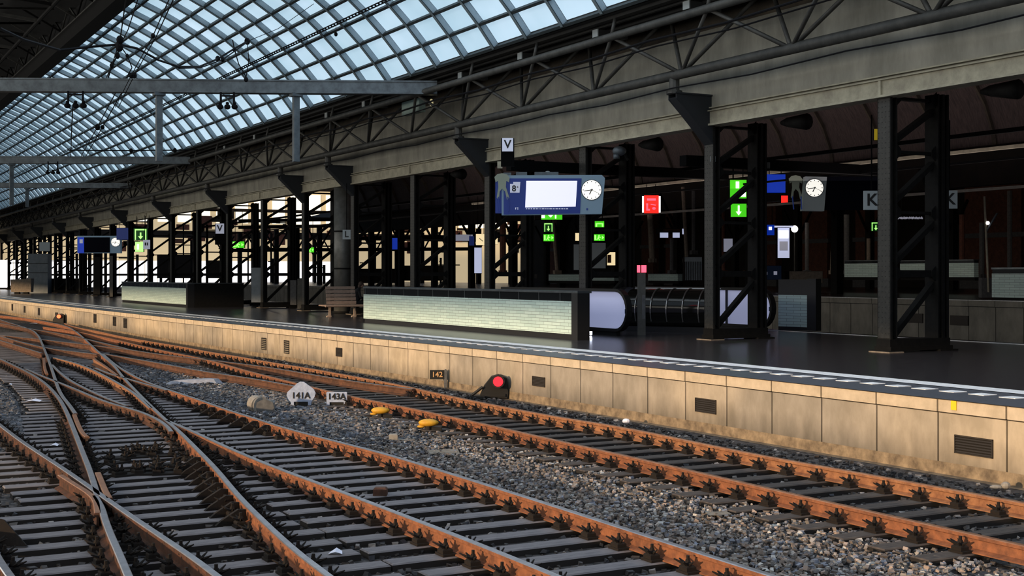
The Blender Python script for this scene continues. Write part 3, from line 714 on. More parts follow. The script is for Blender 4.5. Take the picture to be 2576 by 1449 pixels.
# ------------------------------------------------------------------ catenary gantries
def gantry(px0, px1, py0, py1, Y, hgt, label, posts):
    a, b = D(px0, py0, Y), D(px1, py1, Y*1.01); t = empty('catenary_gantry', (a+b)/2, label, 'gantry', 'blue-grey catenary gantries across the tracks'); o = (a+b)/2
    m = MB().bar(a-o, b-o, .30, hgt).bar(a-o+Vector((0, 0, hgt/2)), b-o+Vector((0, 0, hgt/2)), .40, .05).bar(a-o-Vector((0, 0, hgt/2)), b-o-Vector((0, 0, hgt/2)), .40, .05)
    part(m, 'crossbeam', 'gantry_steel', t)
    for px, pyb in posts:
        q = D(px, pyb, Y); k = (px-px0)/(px1-px0); top = a.lerp(b, k)
        m = MB().bar((top.x-o.x, top.y-o.y, top.z-o.z-hgt/2), (top.x-o.x, top.y-o.y, q.z-o.z), .20, .20, up=(1, 0, 0))
        m.bar((top.x-o.x, top.y-o.y, top.z-o.z-hgt/2-.12), (top.x-o.x, top.y-o.y, top.z-o.z-hgt/2), .36, .36, up=(1, 0, 0))
        part(m, 'drop_post', 'gantry_steel', t)
    return t
gantry(-160, 1100, 213, 222, 43.4, .40, 'nearest blue-grey catenary gantry spanning the upper left of the photo', [(397, 404), (742, 405)])
gantry(-160, 480, 402, 404, 69.5, .34, 'second catenary gantry, below and beyond the nearest one', [(28, 515)])
gantry(-160, 330, 466, 467, 84, .28, 'third catenary gantry, lowest and furthest of the three', [(67, 520)])
def tension(px, py, Y, w, h, label, g):
    c = D(px, py, Y); t = empty('insulator_hanger', c, label, 'insulator hanger', g); k = Y/F
    W_, H_ = w*k, h*k
    m = MB().bar((-W_/2*CT, W_/2*ST, 0), (W_/2*CT, -W_/2*ST, 0), .04, .05)
    for sg in (-1, 1): m.bar((sg*W_/2*CT, -sg*W_/2*ST, .12), (sg*W_/2*CT, -sg*W_/2*ST, -H_), .06, .06, up=(1, 0, 0))
    part(m, 'frame', 'insulator', t)
    m = MB()
    for x in (-.55, 0, .55): m.ell((x*W_*CT, -x*W_*ST, -H_-.05), .11, .11, .09, 10, 6).ell((x*W_*CT, -x*W_*ST, -H_+.07), .06, .06, .05, 8, 5)
    part(m, 'insulators', 'insulator', t)
tension(190, 238, 43, 37, 24, 'dark insulator hanger under the near gantry, left one', 'insulator hangers under the gantries')
tension(572, 241, 43.2, 33, 24, 'dark insulator hanger under the near gantry, right one', 'insulator hangers under the gantries')
tension(133, 412, 69, 24, 20, 'dark insulator hanger under the second gantry', 'insulator hangers under the gantries')
def wire(pts, r, label, lumps=()):
    P = [D(*q) for q in pts]; o = P[len(P)//2].copy(); m = MB().path([q-o for q in P], r, 5)
    for k, s_ in lumps: m.ell(P[k]-o, s_*.75, s_*.75, s_*.9, 8, 6)
    t = m.build('overhead_wire', 'cable', loc=None); t.location = o; tag(t, label, 'wire', 'overhead catenary wires')
wire([(430, -12, 24), (385, 90, 30), (330, 190, 38), (290, 270, 46)], .012, 'thin wire of the close pair crossing the glass at top left, left one', [(1, .07), (2, .1)])
wire([(441, -12, 24), (394, 90, 30), (338, 190, 38), (298, 270, 46)], .012, 'thin wire of the close pair crossing the glass at top left, right one', [(2, .1)])
wire([(318, -12, 22), (302, 100, 26), (283, 160, 30), (268, 195, 33)], .012, 'thin wire falling steeply from the top left edge to the gantry', [(1, .10), (2, .06)])
wire([(350, -12, 22), (322, 75, 26), (300, 118, 28)], .010, 'short thin wire joining the black insulator at top left', [(2, .12)])
wire([(0, 72, 22), (60, 100, 24), (150, 126, 27), (225, 118, 28), (300, 112, 28), (345, 122, 29), (400, 152, 31), (450, 168, 33), (500, 168, 35), (548, 148, 37), (590, 122, 38), (622, 104, 39)], .028, 'thick black cable sagging across the glass vault at left', [(4, .10), (7, .06), (9, .10), (11, .12)])
wire([(450, 172, 33), (505, 170, 35), (560, 150, 37), (625, 104, 39)], .018, 'short black cable just under the thick sagging one', [(2, .08)])
wire([(622, 104, 39), (700, 72, 42), (800, 2, 46), (812, -10, 46)], .010, 'thin wire rising from the sagging cable to the top edge')
wire([(585, 100, 38), (590, 125, 38), (600, 160, 38), (617, 190, 38), (619, 200, 38)], .016, 'looped black wire hanging under the end of the sagging cable', [(4, .09), (1, .08)])
wire([(622, 108, 38), (626, 150, 38), (619, 195, 38)], .012, 'short black wire dropping to the hanging insulator weight', [(1, .05)])
wire([(300, 118, 28), (295, 140, 28), (281, 165, 28), (272, 196, 28)], .016, 'black wire hanging below the insulator at top left', [(1, .08), (2, .06)])
wire([(305, 118, 28), (320, 140, 28), (332, 170, 28), (318, 196, 28)], .012, 'curved black wire hanging right of the insulator at top left', [(1, .05)])
wire([(845, -10, 46), (845, 86, 46)], .008, 'very thin vertical wire at the top centre', [(1, .09)])
wire([(170, 378, 69), (330, 379, 69), (395, 378, 69), (440, 378, 69), (520, 376, 69)], .03, 'thick black bar wire level with the second gantry', [(1, .14), (3, .14), (2, .1)])
wire([(290, 235, 46), (245, 320, 58), (200, 400, 75)], .02, 'dark wire continuing below the near gantry', [(1, .16), (2, .12)])
wire([(305, 235, 46), (258, 320, 58), (212, 400, 75)], .02, 'second dark wire continuing below the near gantry', [(1, .12)])
wire([(183, 268, 43), (180, 330, 52), (178, 395, 69)], .02, 'thin wire under the left insulator hanger')
wire([(400, 60, 40), (430, 90, 42)], .02, 'tiny stray wire against the glass') if False else None
wire([(-20, 556, 150), (100, 527, 120), (250, 490, 100), (375, 457, 80)], .05, 'bright sunlit wire running above the far lower pipe')
bpy.data.objects[-1] if False else None
# ------------------------------------------------------------------ signals and small things on the track bed
def up_y(o, w2c=True): o.rotation_euler.z = -TH; return o      # turned to face the camera's side of the tracks
ZB = -.97
c = G(1243, 1003, ZB); L = up_y(empty('dwarf_signal', c, 'black dwarf signal with one bright red lamp, in front of the beige wall', 'signal'))
part(MB().prism([(-.26,0),(.28,0),(.30,.12),(.25,.44),(.08,.50),(-.06,.46),(-.22,.26),(-.30,.08)], (0, .02, 0), (1,0,0), (0,0,1), -.34), 'housing', 'signal_black', L)
part(MB().tube((.085, -.02, .36), (.085, -.14, .375), .13, 18, .14).box(-.2, .24, -.01, .0, .04, .1), 'hood', 'signal_black', L)
part(MB().tube((.085, -.045, .36), (.085, -.155, .375), .105, 20), 'lens', 'red_lamp', L, lab='glowing red lens')
part(MB().box(-.5, -.2, -.1, .2, 0, .06).tube((-.5, 0, .05), (-.24, 0, .25), .03, 8), 'cable_foot', 'signal_black', L)
c = G(148, 813, ZB+.1); L = up_y(empty('dwarf_signal', c, 'tiny far dwarf signal glowing orange-red at the left edge', 'signal'))
part(MB().prism([(-.3,0),(.28,0),(.28,.42),(.1,.5),(-.1,.46),(-.28,.2)], (0, .2, 0), (1,0,0), (0,0,1), .3).box(-.2, -.08, .0, .1, .4, .56), 'housing', 'signal_black', L)
part(MB().tube((.06, -.14, .36), (.06, -.2, .36), .10, 16), 'lens', 'red_lamp_warm', L, lab='glowing orange-red lens')
# numbered boards
def board(px, py, poly, txt, label, th=.03, tsz=.19, ty=.16):
    c = G(px, py, ZB); L = up_y(empty('number_board', c, label, 'sign'))
    pl = part(MB().prism(poly, (0, 0, .05), (1,0,0), (0,0,1), -th), 'plate', 'sign_plate', L)
    part(MB().box(-.2, .2, .03, .12, 0, .14), 'foot', 'signal_black', L)
    text_mesh(txt, tsz, 'black_sign', pl, (0, -.012, ty+.05), ext=.003, bold=True)
    return L
board(757, 1026, [(-.20,0),(-.14,0),(-.14,.07),(.14,.07),(.14,0),(.20,0),(.21,.07),(.27,.17),(.29,.24),(.25,.32),(.06,.46),(-.02,.465),(-.07,.44),(-.27,.26),(-.285,.2),(-.25,.12),(-.20,.06)], '141A', 'white pointed number board reading 141A', tsz=.17, ty=.19)
board(847, 1026, [(-.20,0),(-.14,0),(-.14,.06),(.14,.06),(.14,0),(.20,0),(.205,.25),(.19,.265),(-.19,.265),(-.205,.25)], '143A', 'white square number board reading 143A', tsz=.165, ty=.17)
c = W(1103, 942, edge(28)-.22); L = empty('number_plate', c, 'small black plate reading 142 on a post by the wall', 'sign'); up_y(L)
part(MB().box(-.2, .14, 0, .03, -.11, .1), 'plate', 'black_sign', L); part(MB().tube((.16, .02, -.5), (.16, .02, .12), .02, 6).box(.13, .2, .0, .04, -.3, .1), 'post', 'concrete_dark', L)
text_mesh('142', .17, 'orange_text', L, (-.03, -.008, -.005), ext=.003, bold=True)
# yellow hooded track markers
for px, py, lab in ((957, 1056, 'yellow rounded track marker, left one nearer the white boards'), (1078, 1089, 'yellow rounded track marker, right one beside the stones')):
    c = G(px, py, ZB); L = up_y(empty('track_marker', c, lab, 'marker', 'yellow track markers'))
    part(MB().ell((0, 0, .17), .17, .10, .065, 16, 8).ell((-.12, -.02, .11), .07, .05, .025), 'hood', 'yellow', L, True)
    part(MB().tube((0, 0, 0), (0, 0, .14), .05, 10).box(.05, .22, -.05, .08, 0, .1), 'stem', 'signal_black', L)
# concrete pieces
c = G(655, 1038, ZB); L = up_y(empty('cable_drum', c, 'fallen concrete drum lying left of the white boards', 'concrete drum'))
part(MB().tube((-.13, .18, .15), (.02, -.12, .15), .17, 20, .17).tube((.02, -.12, .15), (.03, -.13, .15), .17, 20, .15).bbox(-.05, .26, -.13, .1, 0, .25, .06), 'body', 'concrete', L)
part(MB().prism([(-.12,-.10),(.12,-.10),(.18,-.02),(.15,.09),(.05,.13),(-.06,.13),(-.15,.08),(-.17,-.02)], (.12, -.20, .13), (1,0,0), (0,0,1), -.03), 'end_face', 'concrete_dark', L)
tag(MB().add([(-.65,-.2,0),(.5,-.2,0),(.62,.1,0),(.3,.35,0),(-.3,.3,0),(-.75,0,0),(-.5,-.12,.10),(.42,-.12,.12),(.5,.08,.12),(.25,.25,.12),(-.3,.2,.10),(-.6,0,.08)], [(5,4,3,2,1,0),(6,7,8,9,10,11),(0,1,7,6),(1,2,8,7),(2,3,9,8),(3,4,10,9),(4,5,11,10),(5,0,6,11)]).build('stone_slab', 'slab', loc=None), 'pale bluish slab lying between the tracks left of the boards', 'slab')
bpy.data.objects['stone_slab'].location = G(495, 966, ZB+.02); bpy.data.objects['stone_slab'].rotation_euler.z = -TH+.1
def thing(mb, name, m, px, py, z, label, cat, group=None, rz=-TH, smooth=False):
    o = bpy.data.objects.new(name, mb.mesh(name, m, smooth)); col.objects.link(o); o.location = G(px, py, z); o.rotation_euler.z = rz
    return tag(o, label, cat, group)
thing(MB().bbox(-.07, .07, -.07, .07, 0, .13, .015), 'concrete_block', 'concrete', 990, 1112, ZB, 'small square concrete post end between the yellow markers', 'block')
thing(MB().tube((0,0,-.01), (0,0,.04), .17, 20), 'manhole_cover', 'concrete', 1023, 1110, ZB, 'flat round concrete disc among the stones', 'cover')
thing(MB().add([(-.2,-.2,.035),(.25,-.15,.035),(.2,.3,.04),(-.25,.2,.035)], [(0,1,2,3)]), 'flat_stone', 'trough', 1115, 1143, ZB, 'flat pinkish flagstone among the loose stones', 'stone')
thing(MB().add([(-.1,-.1,.04),(.15,-.08,.05),(.12,.16,.04),(-.12,.12,.04)], [(0,1,2,3)]), 'flat_stone', 'trough', 1805, 1302, ZB, 'angular flat stone between the middle and wall tracks', 'stone')
random.seed(11)
def paper(px, py, w, h, label, m='paper', z=ZS+.01):
    mb = MB(); mb.add([(-w/2,-h/2,0),(0,-h/2,.02),(w/2,-h/2,0),(w/2*.8,h/2,.01),(0,h/2*1.1,.04),(-w/2*.9,h/2,0)], [(0,1,4,5),(1,2,3,4)])
    thing(mb, 'litter', m, px, py, z, label, 'litter', 'scraps of litter')
paper(845, 1391, .13, .09, 'white paper scrap on a sleeper at the bottom centre')
paper(137, 1121, .12, .10, 'crumpled white paper between the left tracks')
paper(166, 1113, .05, .05, 'tiny white scrap just right of the crumpled paper')
paper(85, 1009, .32, .2, 'white torn sheet among stones near the left edge')
paper(26, 968, .07, .07, 'small white scrap at the far left edge')
paper(85, 814, .4, .3, 'tiny white scrap beyond the curved rails at far left')
thing(MB().ell((0,0,.05), .06, .045, .06, 9, 6).ell((.03,.0,.09), .03, .03, .05, 8, 5), 'litter', 'paper', 699, 1092, ZB+.05, 'crumpled white wrapper under the comb of dark plates', 'litter', 'scraps of litter')
thing(MB().ell((0,0,.05), .07, .05, .05, 9, 6), 'litter', 'paper', 1575, 1067, ZB, 'silvery crumpled can at the foot of the beige wall', 'litter', 'scraps of litter')
thing(MB().ell((0,0,.05), .06, .05, .05, 9, 6).ell((-.12,0,.03), .08, .04, .03, 9, 6), 'litter', 'concrete', 2530, 1232, ZB, 'pale lump of rubble at the wall foot near the right edge', 'litter', 'scraps of litter')
thing(MB().bbox(-.08, .08, -.07, .07, 0, .09, .02), 'wooden_block', 'rust_dark', 957, 1245, ZS, 'small brown block lying on a sleeper of the middle track', 'block')
# combs of slanted dark plates clamped to the rails
def comb(P, s0, s1, k, label, side=-1):
    cx = rp(P, (s0+s1)/2); L = empty('rail_brace', (cx, (s0+s1)/2, ZS), label, 'rail brace', 'combs of dark slanted plates')
    for i in range(k):
        s = lerp(s0, s1, i/(k-1)); x = rp(P, s)-cx; y = s-(s0+s1)/2
        m = MB().add([(x-.02+side*.02, y, .14),(x+side*.02, y, .0),(x+side*.36, y-.02, .0),(x+side*.30, y-.02, .05),(x+side*.12, y-.01, .15),
                      (x-.02+side*.02, y+.05, .14),(x+side*.02, y+.05, .0),(x+side*.36, y+.03, .0),(x+side*.30, y+.03, .05),(x+side*.12, y+.04, .15)],
                     [(0,1,2,3,4),(9,8,7,6,5),(0,5,6,1),(1,6,7,2),(2,7,8,3),(3,8,9,4),(4,9,5,0)])
        part(m, 'plate', 'chair_iron', L)
comb(X1, G(625, 1330, ZS).y+.3, G(480, 1185, ZS).y+.2, 10, 'comb of dark slanted plates against the S-curved rail at bottom left')
comb(MR, G(705, 1090, ZS).y, G(535, 1035, ZS).y, 7, 'comb of dark slanted plates against the middle rail left of the boards')
# heap of loose rail fastenings
L = empty('fastening_heap', G(350, 1168, ZS), 'heap of dark loose rail fastenings spread over the sleepers at left', 'metal parts')
random.seed(5)
for i in range(16):
    a = G(random.uniform(292, 425), random.uniform(1135, 1200), ZS)-L.location
    q = bpy.data.objects.new('loose_fastening', chair_me); col.objects.link(q); q.parent = L; q.location = a; q.rotation_euler = (0, 0, random.uniform(-.5, .5))
c = G(20, 1395, ZS); thing(MB().prism([(-.3,0),(.25,0),(.0,.25),(-.3,.3)], (0,0,0), (1,0,0), (0,.3,.95), .04), 'rail_plate', 'chair_iron', 5, 1375, ZS, 'dark triangular steel plate at the bottom left edge', 'plate')

q = W(2400, 1020, edge(12)-.02); tag(MB().box(q.x-.006, q.x+.004, q.y-.04, q.y+.05, q.z-.06, q.z+.06).build('paint_mark', 'yellow_sign', loc=q), 'small yellow paint mark on the wall coping above the large vent', 'mark')
# ------------------------------------------------------------------ tiled walls around the stairs
def tiled_wall(p0, s0, s1, p1, label, cap_h=1.25, z=0.0, glass=True, back=True, postlab=None):
    # long face along the tracks at p0 from s0 (near) to s1 (far); end face from p0 to p1 at s0
    L = empty('tiled_parapet', ((p0+p1)/2, (s0+s1)/2, z), label, 'parapet wall'); ox, oy = (p0+p1)/2, (s0+s1)/2
    t = .28
    m = MB().box(p0-ox, p0+t-ox, s0+.3-oy, s1-oy, .14, cap_h-.27)
    part(m, 'tile_face', 'tiles', L)
    part(MB().box(p0+.04-ox, p0+t-ox, s0+.3-oy, s1-.02-oy, 0, .14), 'plinth', 'end_post', L)
    part(MB().box(p0+.02-ox, p0+t-ox, s0+.3-oy, s1-.02-oy, cap_h-.27, cap_h-.06), 'dark_band', 'dark_glass', L)
    m = MB(); q = s0+.9
    while q < s1: m.box(p0-ox, p0+.03-ox, q-.012-oy, q+.012-oy, cap_h-.27, cap_h-.06); q += 1.1
    part(m, 'dividers', 'metal_cap', L)
    part(MB().bbox(p0-.02-ox, p0+.40-ox, s0+.0-oy, s1-oy, cap_h-.06, cap_h+.0, .01), 'coping', 'metal_cap', L)
    part(MB().box(p0-.02-ox, p0+.34-ox, s0-oy, s0+.3-oy, 0, cap_h-.06), 'end_post', 'end_post', L)
    if back: part(MB().box(p1-.25-ox, p1-ox, s0-oy, s1-oy, 0, cap_h), 'rear_wall', 'end_post', L)
    return L
tiled_wall(17.2, 27.85, 42.1, 17.75, 'long pale green tiled wall around the stairs, centre of the photo', back=False)
L = tiled_wall(17.2, 65.5, 81, 20.1, 'far pale tiled wall with a black end, left of the centre', back=False)
ox, oy = 18.65, 73.25
part(MB().box(17.56-ox, 20.1-ox, 65.5-oy, 65.8-oy, 0, 1.2), 'end_wall', 'iron_black', L)
part(MB().box(17.5-ox, 20.1-ox, 65.45-oy, 65.85-oy, 1.2, 1.25), 'end_coping', 'metal_cap', L)
# short tiled flank at the right
L = empty('tiled_parapet', (25.2, 29.3, 0), 'short tiled wall with dark corner, right of the escalators', 'parapet wall')
c0, c1 = G(1958, 829, 0), G(2030, 832, 0); o = L.location
part(MB().prism([(0, .1), (1, .1), (1, 1.05), (0, 1.05)], c0-o, c1-c0, (0,0,1), -.2), 'tile_face', 'tiles', L)
part(MB().prism([(0, 1.05), (1.0, 1.05), (1.0, 1.52), (0, 1.52)], c0-o, c1-c0, (0,0,1), -.2), 'dark_band', 'end_post', L)
part(MB().prism([(1.0, 0), (1.3, 0), (1.3, 1.54), (1.0, 1.54)], c0-o, c1-c0, (0,0,1), -.25), 'end_post', 'end_post', L)
part(MB().prism([(0, 0), (1, 0), (1, .1), (0, .1)], c0-o, c1-c0, (0,0,1), -.15), 'plinth', 'rubber', L)

# ------------------------------------------------------------------ escalators
def escalator(px0, px1, p, label, ztop=1.22, length=7):
    e = W(px1, 780, p); s = e.y; L = empty('escalator', (p, s, 0), label, 'escalator', 'white glowing escalator sides')
    r = .5; zc = .70; pts = []
    for k in range(13):
        a = -math.pi/2+math.pi*k/12; pts.append((-r*math.cos(a)*1.0+r, zc+r*math.sin(a)))
    poly = [(length, zc+r), (length, zc-r)]+pts
    def pr(pl, x0, t): return MB().prism(pl, (x0, 0, 0), (0, 1, 0), (0, 0, 1), t)
    part(pr(poly, .03, .02), 'glowing_panel', 'escal_white', L)
    r2 = .58; pts2 = []
    for k in range(13):
        a = -math.pi/2+math.pi*k/12; pts2.append((-r2*math.cos(a)+r, zc+r2*math.sin(a)))
    ring = MB()
    inner = [(length, zc-r)]+pts+[(length, zc+r)]; outer = [(length, zc-r2)]+pts2+[(length, zc+r2)]
    for (a, b), (c, d) in zip(zip(inner, inner[1:]), zip(outer, outer[1:])):
        ring.add([(x, q[0], q[1]) for x in (-.05, .12) for q in (a, b, d, c)], [(0,1,2,3),(7,6,5,4),(0,4,5,1),(3,2,6,7)])
    part(ring, 'handrail', 'rubber', L)
    part(MB().box(.0, .12, .5, length, .0, .2).box(-.06, .02, 2.0, 2.02, .2, 1.2), 'skirting', 'end_post', L)
    part(MB().box(-.01, .03, .03, .09, .62, .74), 'plaque', 'blue_box', L)
    return L
escalator(1465, 1577, 19.3, 'white glowing escalator side just right of the long tiled wall')
escalator(1810, 1940, 24.3, 'white glowing escalator side partly behind the second column')
# glazed tube canopy
a = W(1592, 780, 21.6); b = W(1808, 780, 23.0)
L = empty('stair_canopy', (a.x, a.y, 0), 'dark glazed barrel canopy with pale curved ribs between the escalators', 'canopy')
dv = Vector((b.x-a.x, b.y-a.y, 0)); ln = dv.length; dv.normalize(); nv = Vector((dv.y, -dv.x, 0))
if nv.dot(Vector((-1, -1, 0))) < 0: nv = -nv
def arc(k, r=.62, zc=.62): an = math.pi*k/16-.9; return nv*(r*math.cos(an))+Vector((0, 0, zc+r*math.sin(an)))
m = MB(); vs = []; K = 15
for e in (0, ln): vs += [dv*e+arc(k) for k in range(K)]
m.add(vs, [(k, k+1, K+k+1, K+k) for k in range(K-1)])
part(m, 'glazing', 'tube_glass', L, True)
m = MB(); e = .35
while e < ln: m.path([dv*e+arc(k, .635) for k in range(2, K)], .022, 5); e += .49
part(m, 'ribs', 'tube_rib', L)
part(MB().tube(dv*0+arc(K-1, .66), dv*ln+arc(K-1, .66), .03, 8), 'top_rail', 'tube_rib', L)
m = MB(); m.prism([(x.dot(nv), x.z) for x in [arc(k, .68) for k in range(K)]]+[(-.3, 1.28), (-.3, 0), (.55, 0)], -dv*.12, nv, (0,0,1), .14)
part(m, 'end_ring', 'rubber', L)
part(MB().prism([(0, 0), (ln, 0), (ln, .16), (0, .16)], nv*.35, dv, (0,0,1), .1), 'plinth', 'end_post', L)
# information post with pink-red lit top
c = G(1614, 843, 0); L = up_y(empty('information_post', c, 'slim grey post with a glowing red top beside the canopy', 'post'))
part(MB().box(-.11, .11, 0, .08, 0, 1.72), 'shaft', 'truss_grey', L); part(MB().box(-.12, -.04, -.02, .08, 1.72, 1.92).box(.0, .13, -.02, .08, 1.72, 1.92), 'red_top', 'pink_lit', L)
part(MB().box(.01, .10, -.012, 0, .45, 1.1), 'notice', 'concrete_dark', L)
c = G(1485, 848, 0); L = up_y(empty('floor_light', c, 'tiny bright white floor light by the end of the tiled wall', 'light'))
part(MB().box(-.05, .05, 0, .05, .06, .15).box(-.04, .04, -.01, .04, .0, .03), 'lens', 'floor_lamp_lit', L); part(MB().box(-.2, .06, .02, .06, .04, .07), 'bracket', 'rubber', L)
c = G(1838, 819, 0); L = up_y(empty('floor_light', c, 'tiny white floor light seen through the second column', 'light')); part(MB().box(-.06, .06, 0, .05, .02, .05), 'lens', 'floor_lamp_lit', L)

# ------------------------------------------------------------------ bench and the seated person
c = G(866, 797, 0); BL = empty('bench', (c.x, c.y, 0), 'brown slatted wooden bench with pale metal legs beside the tiled wall', 'bench')
m = MB()
for i in range(3): m.bbox(-.85, .75, -.12+i*.14, .0+i*.14, .42, .47, .01)
m.tube((-.85, -.16, .44), (.75, -.16, .44), .05, 10)
part(m, 'seat', 'wood', BL)
m = MB()
for i in range(5): m.bar((-.62, .30+i*.035, .56+i*.145), (.62, .30+i*.035, .56+i*.145), .03, .12)
part(m, 'backrest', 'wood', BL)
m = MB()
for i in range(3): m.bbox(-.75, .85, .46+i*.14, .58+i*.14, .42, .47, .01)
part(m, 'rear_seat', 'wood', BL)
for x, y in ((-.62, -.02), (-.40, .5), (.42, -.02), (.66, .5)):
    part(MB().bar((x, y, .42), (x, y, .03), .06, .05).box(x-.12, x+.04, y-.05, y+.05, 0, .04), 'leg', 'leg_metal', BL)
def skin_body(parent):
    J = {}
    def grow(name, chain, m, sub=1):
        me = bpy.data.meshes.new(name); vs = [c[0] for c in chain['v']]; me.from_pydata(vs, chain['e'], [])
        o = bpy.data.objects.new(name, me); col.objects.link(o)
        bpy.context.view_layer.objects.active = o
        sk = o.modifiers.new('skin', 'SKIN'); sk.use_smooth_shade = True; o.modifiers.new('sub', 'SUBSURF').levels = sub
        for i, c_ in enumerate(chain['v']):
            me.skin_vertices[0].data[i].radius = (c_[1], c_[1]*chain.get('flat', 1)); me.skin_vertices[0].data[i].use_root = (i == 0)
        bpy.context.view_layer.update()
        nm = bpy.data.meshes.new_from_object(o.evaluated_get(bpy.context.evaluated_depsgraph_get())); o.modifiers.clear(); o.data = nm
        nm.materials.clear(); nm.materials.append(MATS[m]); o.parent = parent; return o
    return grow
c = BL.location+Vector((.66, .55, 0)); PR = empty('person', c, 'person in a dark hooded coat sitting hunched on the right end of the bench', 'person')
grow = skin_body(PR)
# local frame: sits facing away from the tracks (+x), hunched forward
body = {'v': [((0,0,.55), .15), ((.02,0,.72), .17), ((.06,0,.90), .18), ((.12,0,1.03), .13), ((.19,0,1.10), .065), ((.24,0,1.17), .06),
              ((.08,-.11,.53), .10), ((.40,-.12,.55), .085), ((.46,-.12,.50), .07), ((.44,-.12,.12), .05), ((.54,-.12,.06), .045),
              ((.08,.11,.53), .10), ((.40,.12,.55), .085), ((.46,.12,.50), .07), ((.44,.12,.12), .05), ((.54,.12,.06), .045),
              ((.11,-.19,.98), .07), ((.16,-.24,.74), .055), ((.38,-.14,.72), .042), ((.44,-.10,.74), .035),
              ((.11,.19,.98), .07), ((.16,.24,.74), .055), ((.38,.14,.72), .042), ((.44,.10,.74), .035)],
        'e': [(0,1),(1,2),(2,3),(3,4),(4,5),(0,6),(6,7),(7,8),(8,9),(9,10),(0,11),(11,12),(12,13),(13,14),(14,15),(3,16),(16,17),(17,18),(18,19),(3,20),(20,21),(21,22),(22,23)]}
bo = grow('body', body, 'coat', 2)
hd = MB().ell((.30, 0, 1.25), .10, .078, .12, 14, 10).ell((.39, 0, 1.225), .022, .016, .02, 6, 5).ell((.30, -.078, 1.235), .02, .012, .03, 6, 5).ell((.30, .078, 1.235), .02, .012, .03, 6, 5).ell((.375, -.03, 1.26), .012, .012, .008, 6, 4).ell((.375, .03, 1.26), .012, .012, .008, 6, 4)
part(hd, 'head', 'skin', PR, True); part(MB().ell((.27, 0, 1.285), .105, .09, .11, 14, 10).ell((.2, 0, 1.2), .06, .07, .09, 10, 8), 'hair', 'hair', PR, True)
for sg in (-1, 1):
    m = MB().ell((.475, sg*.085, .745), .045, .035, .016, 8, 5)
    for f in range(4): m.tube((.51, sg*(.06+f*.018), .745), (.56-.006*abs(f-1.5), sg*(.06+f*.018), .73), .008, 5, .006).tube((.56-.006*abs(f-1.5), sg*(.06+f*.018), .73), (.575, sg*(.06+f*.018), .705), .006, 5, .005)
    m.tube((.46, sg*.055, .75), (.50, sg*.035, .735), .009, 5, .007); part(m, 'hand', 'skin', PR)

# ------------------------------------------------------------------ clocks and displays
def clock(parent, x, z, r, y=-.0, hands=((205, .5), (262, .78), (115, .85))):
    parent = part(MB().tube((x, y+.002, z), (x, y-.022, z), r*1.06, 32), 'clock', 'truss_grey', parent)
    part(MB().tube((x, y, z), (x, y-.03, z), r, 32), 'clock_face', 'clock_face', parent)
    m = MB()
    for k in range(12):
        a = R(30*k); d = Vector((math.sin(a), 0, math.cos(a))); c = Vector((x, y-.034, z)); m.bar(c+d*r*.80, c+d*r*.92, .012, r*.10, up=Vector((0,1,0)).cross(d)) if False else m.bar(c+d*r*.80, c+d*r*.92, r*.07, .008, up=(0, 1, 0))
    part(m, 'hour_marks', 'clock_black', parent)
    for nm, (deg, ln), w in zip(('hour_hand', 'minute_hand', 'second_hand'), hands, (.09, .065, .03)):
        a = R(deg); d = Vector((math.sin(a), 0, math.cos(a))); c = Vector((x, y-.038, z)); part(MB().bar(c-d*r*.14, c+d*r*ln, r*w, .008, up=(0, 1, 0)), nm, 'clock_black', parent)
def wishbone(parent, x, z, h, y=0.0, rz=0):
    k = h
    poly = [(-.17,.26),(-.20,.40),(-.12,.48),(.0,.5),(.13,.47),(.20,.38),(.18,.26),(.11,.30),(.10,.14),(.19,-.14),(.13,-.20),(.08,.02),(.0,.10),(-.06,.02),(-.08,-.20),(-.14,-.14),(-.10,.14),(-.11,.30)]
    part(MB().bar((x-.10*k, y, z-.12*k), (x-.06*k, y, z-.5*k), .03*k, .02, up=(0,1,0)).bar((x+.15*k, y, z-.12*k), (x+.17*k, y, z-.5*k), .03*k, .02, up=(0,1,0)), 'thin_legs', 'sign_blue', parent)
    o = part(MB().prism([(a*k, b*k) for a, b in poly], (0, 0, 0), (1,0,0), (0,0,1), -.03), 'pale_emblem', 'emblem', parent, lab='pale wishbone-shaped emblem'); o.location = (x, y, z); o.rotation_euler.z = rz
YD = 37.5; k = YD/F
c = D(1392, 489, YD); L = up_y(empty('departure_display', c, 'large blue departure display with blank white screen and a clock', 'display'))
def px(x, y, cx=1392, cy=489, k=k): return ((x-cx)*k, -(y-cy)*k)
def rect(mb, x0, y0, x1, y1, d0, d1, k_=None, cx=1392, cy=489):
    kk = k_ or k; return mb.box((x0-cx)*kk, (x1-cx)*kk, d0, d1, -(y1-cy)*kk, -(y0-cy)*kk)
part(MB().prism([px(1262,541), px(1514,538), px(1522,448), px(1514,440), px(1262,441)], (0,.30,0), (1,0,0), (0,0,1), .02 if False else .30), 'housing', 'display_grey', L)
part(rect(MB(), 1246, 452, 1262, 536, .02, .28), 'side_box', 'sign_blue', L)
part(MB().prism([px(1267,540), px(1459,537), px(1463,449), px(1267,449)], (0,-.01,0), (1,0,0), (0,0,1), .012), 'blue_panel', 'sign_blue', L)
part(MB().prism([px(1321,522), px(1448,520), px(1452,455), px(1324,455)], (0,-.025,0), (1,0,0), (0,0,1), .012), 'screen', 'screen_white', L)
m = MB(); xx = 1323
random.seed(3)
while xx < 1425: w_ = random.uniform(2, 7); rect(m, xx, 524, xx+w_, 526.5, -.035, -.03); xx += w_+2
part(m, 'ticker_dots', 'sign_white', L)
